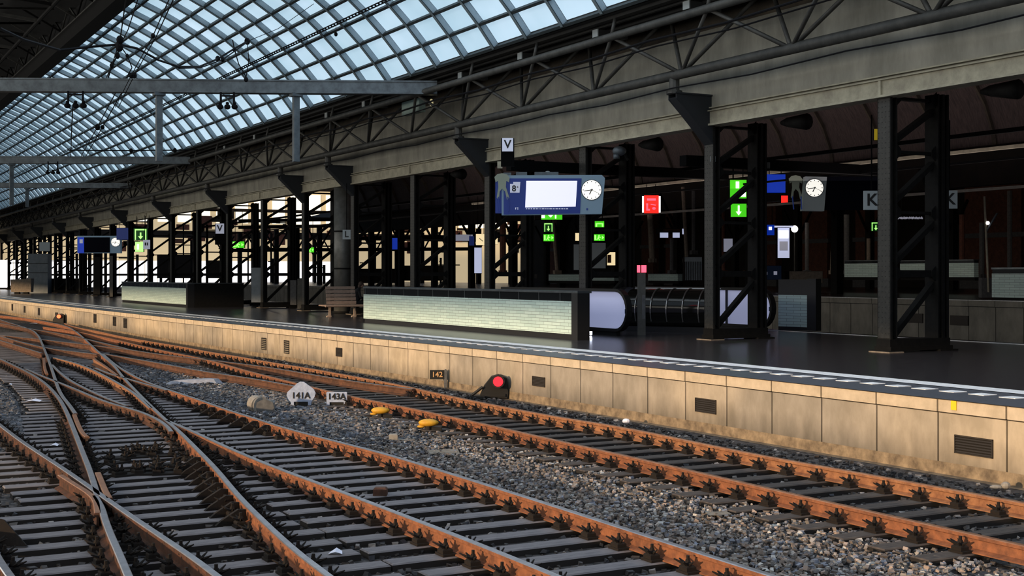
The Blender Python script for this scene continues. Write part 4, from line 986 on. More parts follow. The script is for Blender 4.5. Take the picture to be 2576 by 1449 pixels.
part(rect(MB(), 1283, 460, 1307, 485, -.03, -.01).box(*[0]*6) if False else MB().prism([px(1283,485), px(1307,485), px(1309,458), px(1291,458), px(1291,463), px(1283,463)], (0,-.03,0), (1,0,0), (0,0,1), .012), 'platform_number_plate', 'sign_white', L)
pnp = [c_ for c_ in L.children if c_.name.startswith('platform_number_plate')][0]
text_mesh('8', .24, 'clock_black', pnp, ((1293-1392)*k, -.045, -(475-489)*k), bold=True, name='platform_number')
text_mesh('a', .11, 'clock_black', pnp, ((1302-1392)*k, -.045, -(470-489)*k), name='platform_letter')
m = MB(); rect(m, 1296, 522, 1298, 527, -.035, -.01); rect(m, 1299.5, 522, 1304, 524, -.035, -.01); rect(m, 1301, 525, 1304, 527, -.035, -.01); part(m, 'small_logo', 'sign_white', L)
m = MB(); rect(m, 1475, 524, 1479, 529, -.02, .0); part(m, 'sensor', 'sign_blue', L)
clock(L, (1488-1392)*k, -(478-489)*k, 24.5*k, -.0)
wishbone(L, (1263-1392)*k, -(484-489)*k, 96*k, -.05)
m = MB(); rect(m, 1266, 434, 1286, 441, .05, .25); rect(m, 1298, 432, 1326, 441, .05, .25); rect(m, 1345, 432, 1405, 440, .05, .25); part(m, 'mounting_bracket', 'gantry_steel', L)
m = MB().ell(((1378-1392)*k, .1, (489-432)*k), .07, .05, .03); part(m, 'camera_dome', 'grey_lit', L)
# V and K letter signs
def letter_sign(px_, py_, Y, w, ch, label, post=True, m='sign_white'):
    c = D(px_, py_, Y); L = up_y(empty('letter_sign', c, label, 'sign')); kk = Y/F; h = w*1.2*kk/2; W_ = w*kk/2
    pl = part(MB().box(-W_, W_, -.02, .04, -h, h), 'plate', m, L)
    text_mesh(ch, w*kk*1.05, 'clock_black', pl, (0, -.026, 0), bold=True, name='letter')
    if not post: part(MB().box(-.012, .012, .0, .03, h, 5.3-c.z), 'hanger', 'dark_beam', L)
    if post: part(MB().box(-W_*1.2, W_*1.2, .04, .25, -h*3.2, h*1.0), 'post', 'dark_beam', L)
    return L
letter_sign(1277, 364, 36.2, 28, 'V', 'white letter V sign on a black box above the big display')
letter_sign(553, 575, 62, 21, 'V', 'small far letter V sign among the distant columns')
letter_sign(2193, 504, 29.5, 40, 'K', 'grey letter K sign left of the nearest column', False, 'sign_grey')
letter_sign(2389, 502, 30.5, 38, 'K', 'grey letter K sign right of the nearest column', False, 'sign_grey')
letter_sign(872, 590, 51.5, 20, 'L', 'small grey letter L sign hanging by the round pillar', False, 'sign_grey')
# second display with clock, right
Y2 = 38.5; k2 = Y2/F; c = D(2100, 484, Y2); L = up_y(empty('departure_display', c, 'dark departure display with a lit clock on its grey end, right side', 'display'))
def r2(mb, x0, y0, x1, y1, d0, d1): return mb.box((x0-2100)*k2, (x1-2100)*k2, d0, d1, -(y1-484)*k2, -(y0-484)*k2)
part(MB().prism([((a-2100)*k2, -(b-484)*k2) for a, b in ((2018,530),(2073,531),(2080,445),(2026,444))], (0,-.02,0), (1,0,0), (0,0,1), -.3), 'clock_panel', 'sign_grey', L)
m = MB(); r2(m, 2076, 444, 2235, 528, 0, .28); part(m, 'dark_screen', 'screen_black', L)
clock(L, (2048-2100)*k2, -(473-484)*k2, 22*k2, -.03)
wishbone(L, (2001-2100)*k2, 0, 86*k2, -.05)
# far display, left
Y3 = 95; k3 = Y3/F; c = D(248, 615, Y3); L = up_y(empty('departure_display', c, 'far dark departure display with blue end and clock, left side', 'display'))
def r3(x0, y0, x1, y1, d0, d1): return MB().box((x0-248)*k3, (x1-248)*k3, d0, d1, -(y1-615)*k3, -(y0-615)*k3)
part(r3(194, 593, 303, 637, .02, .4), 'housing', 'display_grey', L); part(r3(196, 597, 212, 637, -.05, .02), 'blue_end', 'blue_lit', L)
part(r3(212, 597, 276, 635, -.05, .02), 'dark_screen', 'screen_black', L); clock(L, (291-248)*k3, -(609-615)*k3, 11*k3, .0)
part(r3(201, 602, 209, 612, -.08, -.05), 'number_plate', 'sign_white', L)
def boxthing(x0, y0, x1, y1, Y, name, m, label, cat, group=None, depth=.2, extra=None):
    c = D((x0+x1)/2, (y0+y1)/2, Y); kk = Y/F; L = up_y(empty(name, c, label, cat, group)); w, h = (x1-x0)*kk/2, (y1-y0)*kk/2
    part(MB().box(-w, w, 0, depth, -h, h), 'casing', 'dark_beam', L)
    pn = part(MB().box(-w*.98, w*.98, -.02, 0, -h*.97, h*.97), 'panel', m, L)
    if extra: extra(pn, w, h)
    if c.z-h > 2.3 and name not in ('ticket_booth', 'junction_box', 'hanging_tag'):
        for sx_ in (-.6, .6): part(MB().box(w*sx_-.012, w*sx_+.012, .05, .08, h, max(h+.3, 5.3-c.z)), 'hanger', 'dark_beam', L)
    return L
def arrow_down(L, w, h):
    part(MB().box(-w*.1, w*.1, -.035, -.02, -h*.3, h*.7).prism([(-w*.35,-h*.2),(0,-h*.75),(w*.35,-h*.2)], (0,-.02,0), (1,0,0), (0,0,1), .015), 'white_arrow', 'white_lit', L)
def framed(L, w, h):
    m = MB()
    for a in ((-.8,-.65,-.9,.8),(.65,.8,-.9,.8),(-.8,.8,.65,.85)): m.box(a[0]*w, a[1]*w, -.035, -.02, a[2]*h, a[3]*h)
    m.box(-w*.1, w*.1, -.035, -.02, -h*.5, h*.3).prism([(-w*.35,-h*.3),(0,-h*.8),(w*.35,-h*.3)], (0,-.02,0), (1,0,0), (0,0,1), .015)
    part(m, 'pale_arrow_frame', 'lime_lit', L)
def runner(L, w, h):
    m = MB().ell((-w*.05, -.03, h*.55), w*.13, .01, h*.2, 8, 5).bar((-w*.1,-.03,h*.3), (-w*.2,-.03,-h*.2), .012, w*.22).bar((-w*.2,-.03,-h*.2), (w*.1,-.03,-h*.8), .012, w*.14).bar((-w*.2,-.03,-h*.2), (-w*.5,-.03,-h*.7), .012, w*.14).bar((-w*.1,-.03,h*.2), (w*.25,-.03,0), .012, w*.12)
    m.box(-w*.9, -w*.6, -.035, -.02, -h*.7, h*.7).prism([(w*.5,-h*.5),(w*.9,0),(w*.5,h*.5)], (0,-.02,0), (1,0,0), (0,0,1), .015)
    part(m, 'running_figure', 'lime_lit', L)
def fire(L, w, h):
    m = MB().box(-w*1.25, -w*1.02, -.02, .02, -h*.9, h*.9).box(w*1.02, w*1.25, -.02, .02, -h*.9, h*.9); part(m, 'white_edge', 'white_lit', L)
    m = MB().box(-w*.6, w*.6, -.035, -.02, h*.4, h*.65).box(-w*.7, -w*.45, -.035, -.02, -h*.7, h*.1).box(-w*.45, -w*.2, -.035, -.02, -h*.7, -h*.5).ell((w*.35,-.03,-h*.45), w*.25, .01, h*.15).bar((-w*.1,-.03,0), (w*.6,-.03,-h*.1), .01, h*.1)
    part(m, 'pictogram', 'pink_lit', L)
boxthing(1620, 491, 1657, 537, 52, 'fire_sign', 'red_lit', 'bright red fire sign with white edges right of the big display', 'sign', extra=fire)
boxthing(1361, 536, 1415, 553, 44, 'exit_sign', 'green_lit', 'wide green exit sign just below the big display', 'sign', extra=lambda L, w, h: part(MB().box(-w*.95,-w*.65,-.035,-.02,-h*.5,h*.8).prism([(-w*.35,h*.4),(-w*.1,-h*.3),(w*.12,h*.4)], (0,-.02,0), (1,0,0), (0,0,1), .015).box(w*.3,w*.42,-.035,-.02,-h*.6,h*.8).box(w*.42,w*.6,-.035,-.02,h*.5,h*.8), 'white_symbols', 'white_lit', L))
boxthing(1367, 560, 1392, 584, 50, 'exit_sign', 'green_dark', 'square green arrow sign under the wide green sign', 'sign', extra=framed)
boxthing(1367, 589, 1394, 607, 50, 'exit_sign', 'green_lit', 'green running figure sign below the square arrow sign', 'sign', extra=runner)
boxthing(1496, 556, 1520, 572, 50, 'exit_sign', 'green_lit', 'upper green sign between two posts right of the clock', 'sign', extra=lambda L, w, h: part(MB().box(-w*.8,w*.8,-.035,-.02,h*.0,h*.3).box(-w*.8,-w*.5,-.035,-.02,-h*.8,0).box(w*.5,w*.8,-.035,-.02,-h*.8,0), 'pale_bracket', 'lime_lit', L))
boxthing(1494, 589, 1521, 606, 50, 'exit_sign', 'green_lit', 'lower green running figure sign between two posts', 'sign', extra=runner)
boxthing(1838, 512, 1878, 546, 42, 'exit_sign', 'green_lit', 'bright green sign with a white down arrow behind the second column', 'sign', extra=arrow_down)
boxthing(1836, 452, 1878, 500, 42, 'exit_sign', 'green_lit', 'green and white sign half hidden by the second column brace', 'sign', extra=lambda L, w, h: part(MB().box(-w*.3,w*.1,-.035,-.02,h*.1,h*.8).box(w*.3,w*.9,-.035,-.02,-h*.8,-h*.2), 'white_patches', 'white_lit', L))
boxthing(2190, 558, 2216, 582, 55, 'exit_sign', 'green_dark', 'small green arrow sign just left of the nearest column', 'sign', extra=framed)
boxthing(336, 574, 372, 605, 80, 'exit_sign', 'green_dark', 'dark green sign with a framed down arrow at left', 'sign', extra=framed)
boxthing(340, 608, 361, 634, 82, 'exit_sign', 'lime_lit', 'bright lime exit sign under the dark green sign at left', 'sign', extra=lambda L, w, h: part(MB().box(-w*.5,-w*.1,-.035,-.02,-h*.5,h*.5), 'white_patch', 'white_lit', L))
boxthing(585, 607, 615, 624, 74, 'exit_sign', 'green_lit', 'green running figure sign among the distant columns, centre left', 'sign', extra=runner)
boxthing(773, 622, 790, 635, 78, 'exit_sign', 'green_lit', 'tiny green running figure sign left of the round pillar', 'sign', extra=runner)
boxthing(293, 573, 323, 603, 90, 'blue_panel', 'sign_blue', 'plain dark blue square panel beside the far display', 'sign')
boxthing(360, 603, 378, 627, 79, 'notice_sign', 'sign_white', 'small pale lavender sign beside the lime exit sign', 'sign', extra=lambda L, w, h: part(MB().box(-w*.5,-w*.1,-.035,-.02,-h*.2,h*.4).box(w*.1,w*.4,-.035,-.02,-h*.2,h*.4), 'dark_symbols', 'clock_black', L))
boxthing(1926, 438, 1976, 486, 44, 'blue_panel', 'blue_lit', 'glowing deep blue panel between the second column and the right clock', 'sign')
boxthing(1965, 492, 1982, 514, 60, 'fire_sign', 'red_lit', 'tiny red lit sign left of the right clock', 'sign')
boxthing(1197, 588, 1222, 617, 60, 'station_clock', 'warm_lit', 'square cream lit clock with black hands behind the columns', 'clock', extra=lambda L, w, h: part(MB().bar((0,-.03,0), (w*.4,-.03,-h*.3), .01, w*.12).bar((0,-.03,0), (-w*.3,-.03,h*.2), .01, w*.12), 'clock_hands', 'clock_black', L))
boxthing(1242, 596, 1252, 615, 62, 'wall_lamp', 'warm_lit', 'narrow warm lamp just right of the square cream clock', 'lamp')
boxthing(1447, 586, 1457, 606, 60, 'wall_lamp', 'warm_lit', 'narrow warm lamp left of the third column', 'lamp')
boxthing(1652, 574, 1716, 588, 66, 'shop_sign', 'dark_back', 'red and lavender shop sign right of the fire sign', 'sign', extra=lambda L, w, h: (part(MB().box(-w*.5,w*.8,-.035,-.02,-h*.1,h*.6), 'red_strip', 'rust_dark', L), part(MB().box(-w*.75,-w*.1,-.035,-.02,-h*2.4,-h*.6), 'lit_square', 'cold_lit', L), part(MB().box(w*.25,w*.8,-.035,-.02,-h*2.4,-h*.6), 'lit_square', 'cold_lit', L), part(MB().box(w*1.0,w*1.15,-.035,-.02,-h*1.2,h*.8), 'lit_strip', 'cold_lit', L)))
boxthing(1528, 624, 1545, 645, 66, 'poster', 'warm_lit', 'small warm lit poster behind the third column', 'poster') if False else None
boxthing(1527, 634, 1548, 668, 70, 'poster', 'warm_lit', 'small warm lit orange and cream poster behind the third column', 'poster', extra=lambda L, w, h: part(MB().box(-w*.9,0,-.035,-.02,-h*.6,h*.6), 'brown_area', 'rust', L))
boxthing(1443, 614, 1460, 680, 64, 'notice_board', 'sign_grey', 'tall grey panel left of the third column', 'panel')
boxthing(1487, 610, 1524, 676, 64, 'notice_board', 'sign_grey', 'wide grey panel seen through the third column', 'panel')
boxthing(980, 598, 1000, 628, 66, 'blue_panel', 'blue_lit', 'small blue lit box left of the fifth column', 'sign')
boxthing(1140, 590, 1190, 606, 70, 'notice_sign', 'sign_white', 'pale lavender strip sign left of the square cream clock', 'sign')
boxthing(1193, 622, 1212, 688, 62, 'info_pillar', 'cold_lit', 'tall pale lit information pillar under the square cream clock', 'pillar')
boxthing(1180, 594, 1193, 618, 66, 'blue_panel', 'sign_blue', 'dark blue panel touching the square cream clock', 'sign')
def booth(L, w, h):
    part(MB().box(-w*.8,w*.8,-.04,-.02,h*.3,h*.8), 'upper_sign', 'white_lit', L); part(MB().box(-w*.7,w*.7,-.04,-.02,-h*.5,h*.1), 'poster', 'sign_white', L)
    part(MB().box(-w*1.6,w*1.6,-.1,.3,h,h*1.1), 'roof', 'cold_lit', L)
boxthing(1956, 572, 1986, 650, 66, 'ticket_booth', 'cold_lit', 'narrow lit booth with white sign right of the second column', 'booth', extra=booth)
c = D(1999, 576, 66); L = empty('globe_lamp', c, 'round white lamp beside the lit booth', 'lamp'); part(MB().ell((0,0,0), .18, .18, .18), 'globe', 'white_lit', L, True); part(MB().tube((0,0,-.15), (0,0,-2.4), .03, 6), 'stem', 'truss_grey', L)
boxthing(1922, 565, 1948, 592, 64, 'vending_display', 'blue_lit', 'blue and white lit display left of the booth', 'display', extra=lambda L, w, h: part(MB().box(-w*.1,w*.5,-.035,-.02,h*.0,h*.6), 'white_patch', 'white_lit', L))
boxthing(1840, 562, 1868, 575, 60, 'notice_sign', 'pink_lit', 'tiny pink and white sign under the green arrow sign', 'sign') if False else None
boxthing(1820, 600, 1843, 634, 62, 'notice_board', 'sign_white', 'pale panel seen through the second column brace', 'panel')
L = boxthing(2256, 545, 2322, 552, 60, 'led_display', 'screen_black', 'row of tiny pale lit letters behind the nearest column', 'display')
m = MB(); xx = -1.0
random.seed(8)
while xx < 1: m.box(xx*.6, (xx+.03)*.6, -.04, -.02, random.uniform(-.06, -.02), random.uniform(.02, .07)); xx += .05
part(m, 'lit_letters', 'sign_white', L)
# yellow sign and small boxes on the nearest columns
boxthing(2199, 324, 2211, 353, 28.2, 'hanging_tag', 'yellow_sign', 'small yellow box beside the top of the nearest column', 'box', depth=.08)
boxthing(1786, 393, 1800, 407, 33, 'junction_box', 'grey_lit', 'small pale box on the second column', 'box', depth=.08)
boxthing(1921, 408, 1937, 424, 34.2, 'junction_box', 'truss_grey', 'small grey box right of the second column', 'box', depth=.08)
boxthing(1251, 406, 1264, 424, 38.5, 'junction_box', 'girder_edge', 'small cream box left of the V sign post', 'box', depth=.08)
L = empty('dome_camera', D(1558, 380, 37), 'grey dome camera under the roof above the big display', 'camera'); part(MB().ell((0,0,0), .2, .2, .14).tube((-.1,0,-.1), (-.1,0,-.22), .09, 10), 'dome', 'gantry_steel', L, True); part(MB().tube((.15,0,0), (.3,0,-.25), .04, 6), 'arm', 'iron_black', L)
# furniture at the far left
c = G(93, 738, 0); L = up_y(empty('equipment_cabinet', c+Vector((.3, 1.5, 0)), 'tall pale grey cabinet standing behind the low black wall at far left', 'cabinet'))
part(MB().box(-.9, .9, 0, 1.0, 0, 3.6), 'casing', 'grey_cabinet', L); part(MB().box(-.9, .9, -.02, 0, 1.85, 1.88).box(-.9, .9, -.02, 0, 2.7, 2.73), 'joint', 'iron_black', L)
c = G(205, 736, 0); L = up_y(empty('low_wall', G(145, 737, 0), 'long low black wall at far left behind the platform edge', 'wall'))
part(MB().box(-2.4, 2.3, 0, .4, 0, 1.28), 'panel', 'iron_black', L); part(MB().box(-2.45, 2.35, -.03, .43, 1.28, 1.34), 'coping', 'end_post', L)
c = G(52, 739, 0); L = up_y(empty('planter', c, 'pale stone planter at the far left edge of the platform', 'planter'))
part(MB().add([(-.85,0,.15),(.9,0,.15),(.9,.6,.15),(-.85,.6,.15),(-.9,-.05,1.25),(.95,-.05,1.35),(.95,.65,1.35),(-.9,.65,1.25)], [(0,3,2,1),(4,5,6,7),(0,1,5,4),(1,2,6,5),(2,3,7,6),(3,0,4,7)]), 'basin', 'trough', L); part(MB().box(-.6,-.2,.1,.5,0,.15).box(.2,.6,.1,.5,0,.15), 'foot', 'iron_black', L)
boxthing(99, 609, 126, 632, 110, 'notice_sign', 'sign_grey', 'grey square sign above the tall pale cabinet at far left', 'sign')
# advertising column / posters near the far display
for x0, x1, y0, y1, Y, m_, lab in ((236, 252, 645, 742, 96, 'iron_black', 'dark slim post below the far display, left one'), (276, 284, 642, 748, 93, 'truss_grey', 'dark slim post below the far display, right one')):
    boxthing(x0, y0, x1, y1, Y, 'slim_post', m_, lab, 'post')
boxthing(632, 672, 660, 762, 66, 'wire_cage', 'grey_cabinet', 'dark grey wire cage trolley beside the eighth column', 'cage trolley', depth=.6)
L = boxthing(748, 700, 764, 778, 62, 'ticket_machine', 'truss_grey', 'slim pale grey post left of the bench', 'post', depth=.1)
boxthing(730, 704, 746, 768, 64, 'wire_fence', 'concrete_dark', 'pale barred fence piece left of the slim post', 'fence')
boxthing(1722, 646, 1766, 706, 50, 'wire_cage', 'grey_cabinet', 'grey blue wire cage trolley behind the canopy', 'cage trolley', depth=.5, extra=lambda L, w, h: part((lambda m: [m.box(-w+i*w/5, -w+i*w/5+.02, -.04, -.02, -h, h*.6) for i in range(11)] and m)(MB()), 'bars', 'iron_black', L))
boxthing(1916, 668, 1966, 704, 60, 'waste_bins', 'blue_box', 'pair of dark blue waste bins above the tiled flank', 'bin', depth=.6, extra=lambda L, w, h: part(MB().box(-w*.75,-w*.45,-.04,-.02,-h*.3,h*.1).box(w*.2,w*.55,-.04,-.02,-h*.3,h*.2), 'white_icons', 'sign_white', L))
# ------------------------------------------------------------------ second platform across the gap
ZP = .80
mb = MB().box(34.0, 66, -10, 190, -1.1, ZP)
tag(mb.build('floor_far_platform', 'platform_floor', loc=(40, 60, 0)), 'dark far platform floor beyond the sunken tracks', 'floor', kind='structure')
mb = MB(); s = -6
while s < 120:
    mb.box(33.9, 34.02, s+.015, s+1.085, -1.0, ZP-.2); mb.box(33.86, 34.02, s+.01, s+1.09, ZP-.18, ZP+.01); s += 1.1
for s in (12.0, 16.5, 25, 34): mb.box(33.88, 33.9, s, s+.55, -.4, .05) if False else None
tag(mb.build('wall_far_platform', 'grey_wall', loc=(34, 40, 0)), 'dim grey panel wall of the far platform at right', 'wall', kind='structure')
tag(MB().box(33.85, 34.1, -10, 150, ZP+.011, ZP+.03).build('trim_4', 'white_paint', loc=(34, 40, 1)), 'thin pale edge line of the far platform', 'line', kind='structure')
tag(MB().box(25.28, 25.42, -10, 150, .004, .012).build('trim_5', 'white_paint', loc=(25, 40, 0)), 'thin white line near the back edge of the near platform', 'line', kind='structure')
for px_, py_, lab in ((2413, 806, 'dark vent in the grey far platform wall, right one'), (2300, 800, 'dark vent in the grey far platform wall, behind the nearest column')):
    q = W(px_, py_, 33.87); thing_ = empty('wall_vent', q, lab, 'vent', 'vents in the far platform wall'); part(MB().box(-.02, .03, -.38, .38, -.16, .16), 'grille', 'vent_metal', thing_)
def far_tile(x0, x1, yt, yb, p, label, cap=.2):
    a, b = W(x0, yb, p), W(x1, yb, p); top = W(x0, yt, p); h = top.z-a.z; o = (a+b)/2; o.z = min(a.z, b.z)
    L = empty('tiled_parapet', o, label, 'parapet wall'); y0, y1 = min(a.y, b.y)-o.y, max(a.y, b.y)-o.y
    part(MB().box(0, .3, y0, y1, -.0, h*(1-cap)), 'tile_face', 'tiles', L); part(MB().box(.02, .3, y0, y1, h*(1-cap), h*.94), 'dark_band', 'dark_glass', L); part(MB().box(-.03, .35, y0, y1, h*.94, h), 'coping', 'metal_cap', L)
    part(MB().box(.05, .3, y0, y1, -.15, 0), 'plinth', 'iron_black', L)
far_tile(2495, 2640, 673, 748, 35.2, 'pale tiled wall at the right edge of the photo')
far_tile(2124, 2216, 655, 697, 46, 'distant tiled wall left of the nearest column')
far_tile(2264, 2450, 655, 697, 46, 'distant tiled wall seen behind and right of the nearest column')
far_tile(1380, 1462, 689, 706, 40, 'low far tiled strip left of the third column', .1)
far_tile(1490, 1545, 698, 706, 40, 'low far tiled strip right of the third column', .1)
far_tile(1630, 1705, 688, 706, 40, 'low far ribbed strip above the canopy', .1)
c = D(2030, 690, 60); boxthing(1985, 682, 2070, 712, 60, 'planter', 'trough', 'wide brown stone trough on the far platform', 'planter', depth=1)
# lamp post and benches on the far platform
c = D(2480, 600, 46); L = up_y(empty('signal_post', c, 'thin pale post with a small white lamp and slanted arm at right', 'post'))
part(MB().tube((-.05, 0, 1.5), (.1, 0, -1.9), .04, 8), 'pole', 'girder_edge', L); part(MB().tube((.02, 0, .25), (.4, 0, .9), .04, 6), 'arm', 'gantry_steel', L); part(MB().ell((.05, -.05, .55), .07, .05, .07), 'lamp', 'white_lit', L); part(MB().box(-.15,.2,0,.3,-2.1,-1.4), 'box_foot', 'concrete_dark', L)

# ------------------------------------------------------------------ old vaulted roof behind the girder
mb = MB(); K = 18; ns = 45
def old_roof(k):
    a = math.pi*k/K; return (31.0-10.2*math.cos(a), 6.3+6.0*math.sin(a)+.9*(1-k/K))
for k in range(K):
    (p0, z0), (p1, z1) = old_roof(k), old_roof(k+1)
    mb.add([(p0, -10, z0), (p0, 105, z0), (p1, 105, z1), (p1, -10, z1)], [(0, 1, 2, 3)])
oroof = mb.build('ceiling_old', 'roof_brown', loc=(31, 60, 8)); tag(oroof, 'dark brown boarded vault of the old roof behind the girder', 'roof', kind='structure')
rm = MB()
for k in range(K):
    (p0, z0), (p1, z1) = old_roof(k), old_roof(k+1)
    rm.bar((p0, 0, z0-.10), (p1, 0, z1-.10), .10, .20, up=(0, 0, 1))
arme = rm.mesh('arch_rib', 'brown_wall'); arme.transform(Matrix.Translation((-31, 0, -8)))
for i in range(32):
    o = bpy.data.objects.new('arch_rib', arme); col.objects.link(o); o.parent = oroof; o.location = (0, 8+3.05*i-60, 0)
mb = MB().box(41.0, 41.5, -10, 105, 5.2, 6.6)
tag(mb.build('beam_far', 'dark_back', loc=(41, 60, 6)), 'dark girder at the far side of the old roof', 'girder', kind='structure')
for z, p, lab, m_ in ((5.35, 30.6, 'pale fluorescent tube line under the old roof, upper one', 'girder_edge'), (4.75, 37.5, 'pale pipe under the old roof, lower one', 'truss_grey')):
    tag(MB().bar((p, 18, z), (p, 60, z), .12, .10).build('light_tube', m_, loc=(p, 40, z)), lab, 'tube light')
tag(MB().bar((24.5, 10, 5.0), (24.5, 90, 5.0), .10, .10).bar((26.8, 10, 4.6), (26.8, 90, 4.6), .06, .06).build('conduit', 'dark_beam', loc=(24.5, 40, 5)), 'dark conduits under the old roof', 'conduit')
# far rows of dark columns
fc = MB().box(-.2, .2, -.2, .2, 0, 5.4); fb = MB().bar((0, 0, 3.2), (1.2, 0, 5.2), .1, .14).bar((0, 0, 3.2), (-1.2, 0, 5.2), .1, .14)
fcm, fbm = fc.mesh('shaft', 'iron_black'), fb.mesh('knee_brace', 'iron_black')
for row, (p, z0, n_) in enumerate(((41.3, ZP, 22), (58, ZP, 22))):
    for i in range(n_):
        s = 14+i*6.1 if row == 0 else 20+i*6.6
        L = empty('roof_column', (p, s, z0), ['plain dark column of the row behind the far platform', 'distant dark column of the furthest row'][row], 'column', ['plain dark columns of the second row', 'distant dark columns of the third row'][row])
        for nm, me in (('shaft', fcm), ('knee_brace', fbm)):
            q = bpy.data.objects.new(nm, me); col.objects.link(q); q.parent = L
# dark rear wall with brick piers
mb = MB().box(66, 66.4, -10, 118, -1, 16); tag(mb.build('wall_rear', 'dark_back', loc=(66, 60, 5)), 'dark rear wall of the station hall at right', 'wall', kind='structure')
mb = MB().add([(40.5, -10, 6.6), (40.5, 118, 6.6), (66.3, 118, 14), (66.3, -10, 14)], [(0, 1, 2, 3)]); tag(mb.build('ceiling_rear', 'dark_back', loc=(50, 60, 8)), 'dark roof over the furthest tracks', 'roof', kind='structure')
for i, (px_, w) in enumerate(((1936, 1.3), (2058, 1.5), (2196, 1.2), (2510, 2.2), (1404, .8), (1640, .9), (1700, .8))):
    q = W(px_, 690, 65.9); L = empty('brick_pier', (65.9, q.y, .8), 'dark red brick pier on the rear wall, %s' % ['behind the lit booth', 'right of the globe lamp', 'left of the nearest column', 'at the far right edge', 'below the big display', 'behind the pink-topped post', 'below the shop sign'][i], 'pier', 'brick piers on the rear wall')
    part(MB().box(-.5, .1, -w, w, 0, 7.5), 'shaft', 'brick', L); part(MB().box(-.6, .1, -w*1.15, w*1.15, 3.2, 3.5), 'stone_band', 'concrete_dark', L); part(MB().box(-.6, .1, -w*1.15, w*1.15, 0, .6), 'stone_foot', 'concrete_dark', L)
random.seed(31)
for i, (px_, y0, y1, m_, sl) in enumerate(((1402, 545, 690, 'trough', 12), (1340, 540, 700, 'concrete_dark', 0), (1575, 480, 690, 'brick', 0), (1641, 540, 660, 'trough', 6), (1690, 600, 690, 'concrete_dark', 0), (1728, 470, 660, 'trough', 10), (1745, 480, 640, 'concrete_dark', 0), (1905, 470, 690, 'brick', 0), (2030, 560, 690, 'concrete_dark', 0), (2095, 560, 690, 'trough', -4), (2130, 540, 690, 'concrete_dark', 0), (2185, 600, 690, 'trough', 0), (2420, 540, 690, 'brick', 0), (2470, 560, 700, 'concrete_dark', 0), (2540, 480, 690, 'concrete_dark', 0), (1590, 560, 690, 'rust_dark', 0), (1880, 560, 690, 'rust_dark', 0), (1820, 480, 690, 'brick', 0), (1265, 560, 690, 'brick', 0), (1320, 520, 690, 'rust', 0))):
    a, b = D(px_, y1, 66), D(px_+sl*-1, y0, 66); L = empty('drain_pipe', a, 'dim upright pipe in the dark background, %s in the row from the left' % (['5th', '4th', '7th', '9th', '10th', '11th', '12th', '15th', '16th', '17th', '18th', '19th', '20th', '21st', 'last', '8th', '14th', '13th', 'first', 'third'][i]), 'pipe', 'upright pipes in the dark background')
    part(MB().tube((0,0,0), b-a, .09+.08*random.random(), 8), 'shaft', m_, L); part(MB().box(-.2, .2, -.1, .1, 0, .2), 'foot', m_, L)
# bright buildings and fence beyond the end of the hall
SE = 165.0
L = empty('station_building', (50, SE, 0), 'self-glowing cream building with tall windows beyond the far end of the hall', 'building')
part(MB().box(-34, 42, 0, 1, .5, 15), 'wall', 'facade_glow', L)
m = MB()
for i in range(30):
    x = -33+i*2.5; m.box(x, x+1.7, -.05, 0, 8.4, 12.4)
part(m, 'window_row', 'window_glow', L)
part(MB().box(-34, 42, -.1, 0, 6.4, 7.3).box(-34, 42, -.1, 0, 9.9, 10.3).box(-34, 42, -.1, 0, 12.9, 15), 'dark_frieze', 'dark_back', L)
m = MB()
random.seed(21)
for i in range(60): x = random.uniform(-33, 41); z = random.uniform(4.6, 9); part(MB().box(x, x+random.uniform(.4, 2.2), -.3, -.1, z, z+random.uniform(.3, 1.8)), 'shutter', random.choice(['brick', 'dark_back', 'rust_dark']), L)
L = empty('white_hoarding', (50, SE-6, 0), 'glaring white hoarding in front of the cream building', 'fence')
part(MB().box(-30, 13, 0, .2, .2, 3.4), 'panel', 'hoarding_glow', L); m = MB()
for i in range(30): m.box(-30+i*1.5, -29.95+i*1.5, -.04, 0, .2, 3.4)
part(m, 'joints', 'facade_glow', L)
random.seed(77)
for i in range(34):
    s = random.uniform(95, 150); p = random.uniform(22, 50); h = random.uniform(2.5, 8)
    L = empty('street_pole', (p, s, 0), 'thin dark pole in the distance beyond the columns', 'pole', 'thin distant poles beyond the columns')
    part(MB().tube((0, 0, 0), (0, 0, h), random.uniform(.06, .16), 6).bar((0, 0, h*.9), (random.uniform(-2.5, 2.5), 0, h*.9), .07, .09), 'shaft', 'iron_black', L)
for i, (x0, x1, y0, y1) in enumerate(((395, 480, 640, 700), (520, 560, 655, 700), (850, 1010, 676, 712), (1010, 1130, 668, 706))):
    boxthing(x0, y0, x1, y1, 120-i*6, 'kiosk', 'dark_back', 'dark low kiosk silhouette behind the columns, %s' % ['above the far tiled wall', 'right of the far tiled wall', 'right of the bench', 'left of the fourth column', 'at the left edge'][i], 'kiosk', depth=1)
for i, (x0, x1, y) in enumerate(((600, 850, 556), (600, 850, 572), (860, 1180, 600), (980, 1240, 548), (560, 1200, 630))):
    a, b = D(x0, y, 110), D(x1, y-4, 110); tag(MB().bar(a, b, .2, .28).build('roof_beam', 'dark_beam', loc=a), 'thin dark horizontal beam across the bright distance, %s' % ['top one left', 'second one left', 'behind the L sign', 'behind the fifth column', 'lowest and longest'][i], 'beam', 'dark beams across the bright distance')

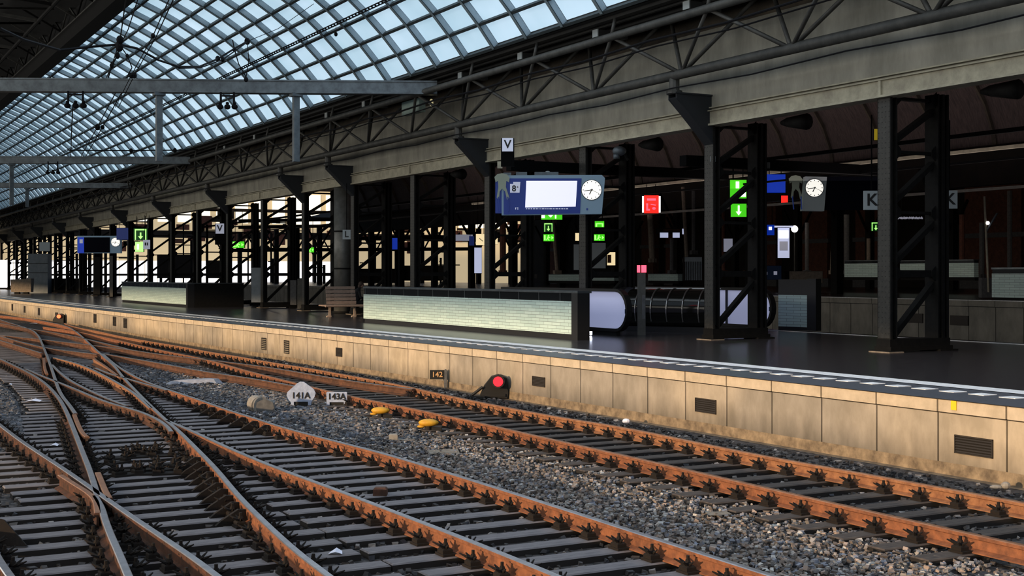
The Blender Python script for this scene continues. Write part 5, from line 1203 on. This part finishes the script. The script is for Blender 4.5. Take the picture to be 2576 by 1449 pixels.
# ------------------------------------------------------------------ camera, light, world
cam = bpy.data.cameras.new('camera'); co = bpy.data.objects.new('camera', cam); col.objects.link(co); scene.camera = co
co.location = (0, 0, H0); co.rotation_euler = (R(90), 0, -TH); cam.sensor_width = 36; cam.lens = 36*F/2576; cam.shift_y = -(724.5-HZ)/2576; cam.clip_end = 1000; cam.clip_start = .05
w = bpy.data.worlds.new('world'); scene.world = w; w.use_nodes = True; nt = w.node_tree; bg = nt.nodes['Background']
tc = nt.nodes.new('ShaderNodeTexCoord'); sp = nt.nodes.new('ShaderNodeSeparateXYZ'); rmp = nt.nodes.new('ShaderNodeValToRGB')
nt.links.new(tc.outputs['Generated'], sp.inputs[0]); nt.links.new(sp.outputs['Z'], rmp.inputs[0])
rmp.color_ramp.elements[0].position = .0; rmp.color_ramp.elements[0].color = (.05, .065, .09, 1)
rmp.color_ramp.elements[1].position = .5; rmp.color_ramp.elements[1].color = (.30, .42, .60, 1)
nt.links.new(rmp.outputs[0], bg.inputs[0]); bg.inputs[1].default_value = .5
# low warm sun reaching in under the roofs from the left, cut off above by an added blocker outside the view
sun = bpy.data.lights.new('sun', 'SUN'); so = bpy.data.objects.new('sun', sun); col.objects.link(so)
d = Vector((1.0, .28, -.135)); so.rotation_euler = d.to_track_quat('-Z', 'Y').to_euler(); sun.energy = 4.3; sun.angle = R(1.8); sun.color = (1, .72, .44)
hb = MB().box(-12.4, -12, -40, 170, 4.62, 16)
tag(hb.build('sun_blocker', 'dark_roof', loc=(-12, 60, 8)), 'added dark slab blocking the upper sun, outside the left of the view', 'wall', kind='structure')
def area(loc, rot, sx, sy, e, c):
    l = bpy.data.lights.new('area', 'AREA'); l.shape = 'RECTANGLE'; l.size = sx; l.size_y = sy; l.energy = e; l.color = c
    o = bpy.data.objects.new('fill_light', l); col.objects.link(o); o.location = loc; o.rotation_euler = rot; return o
area((-9, 45, 8.5), (0, R(-86), 0), 7, 130, 7200, (1, .97, .90))  # added fill from the left for girder, truss and tiled walls
area((5.5, 16, 11.5), (0, 0, 0), 12, 44, 1500, (.66, .82, 1))  # added cool overhead fill for the track bed
area((14.6, 21, 11.0), (0, 0, 0), 3.5, 36, 900, (.80, .90, 1))  # added overhead fill to brighten the white line and platform edge
area((31, 42, 4.45), (R(180), 0, 0), 13, 80, 1900, (1, .86, .82))  # added upward fill so the old roof shows
area((43, 40, 5.0), (0, R(-82), 0), 4, 100, 520, (1, .85, .7))  # added fill aimed at the rear wall and piers
area((12, -9, 6), (R(78), 0, R(-20)), 20, 8, 500, (.75, .85, 1))  # added cool fill from behind the camera
scene.cycles.max_bounces = 5; scene.cycles.diffuse_bounces = 3; scene.cycles.glossy_bounces = 2; scene.cycles.transmission_bounces = 2; scene.cycles.caustics_reflective = False; scene.cycles.caustics_refractive = False
scene.view_settings.view_transform = 'Standard'; scene.view_settings.look = 'None'; scene.view_settings.exposure = .06; scene.view_settings.gamma = .88
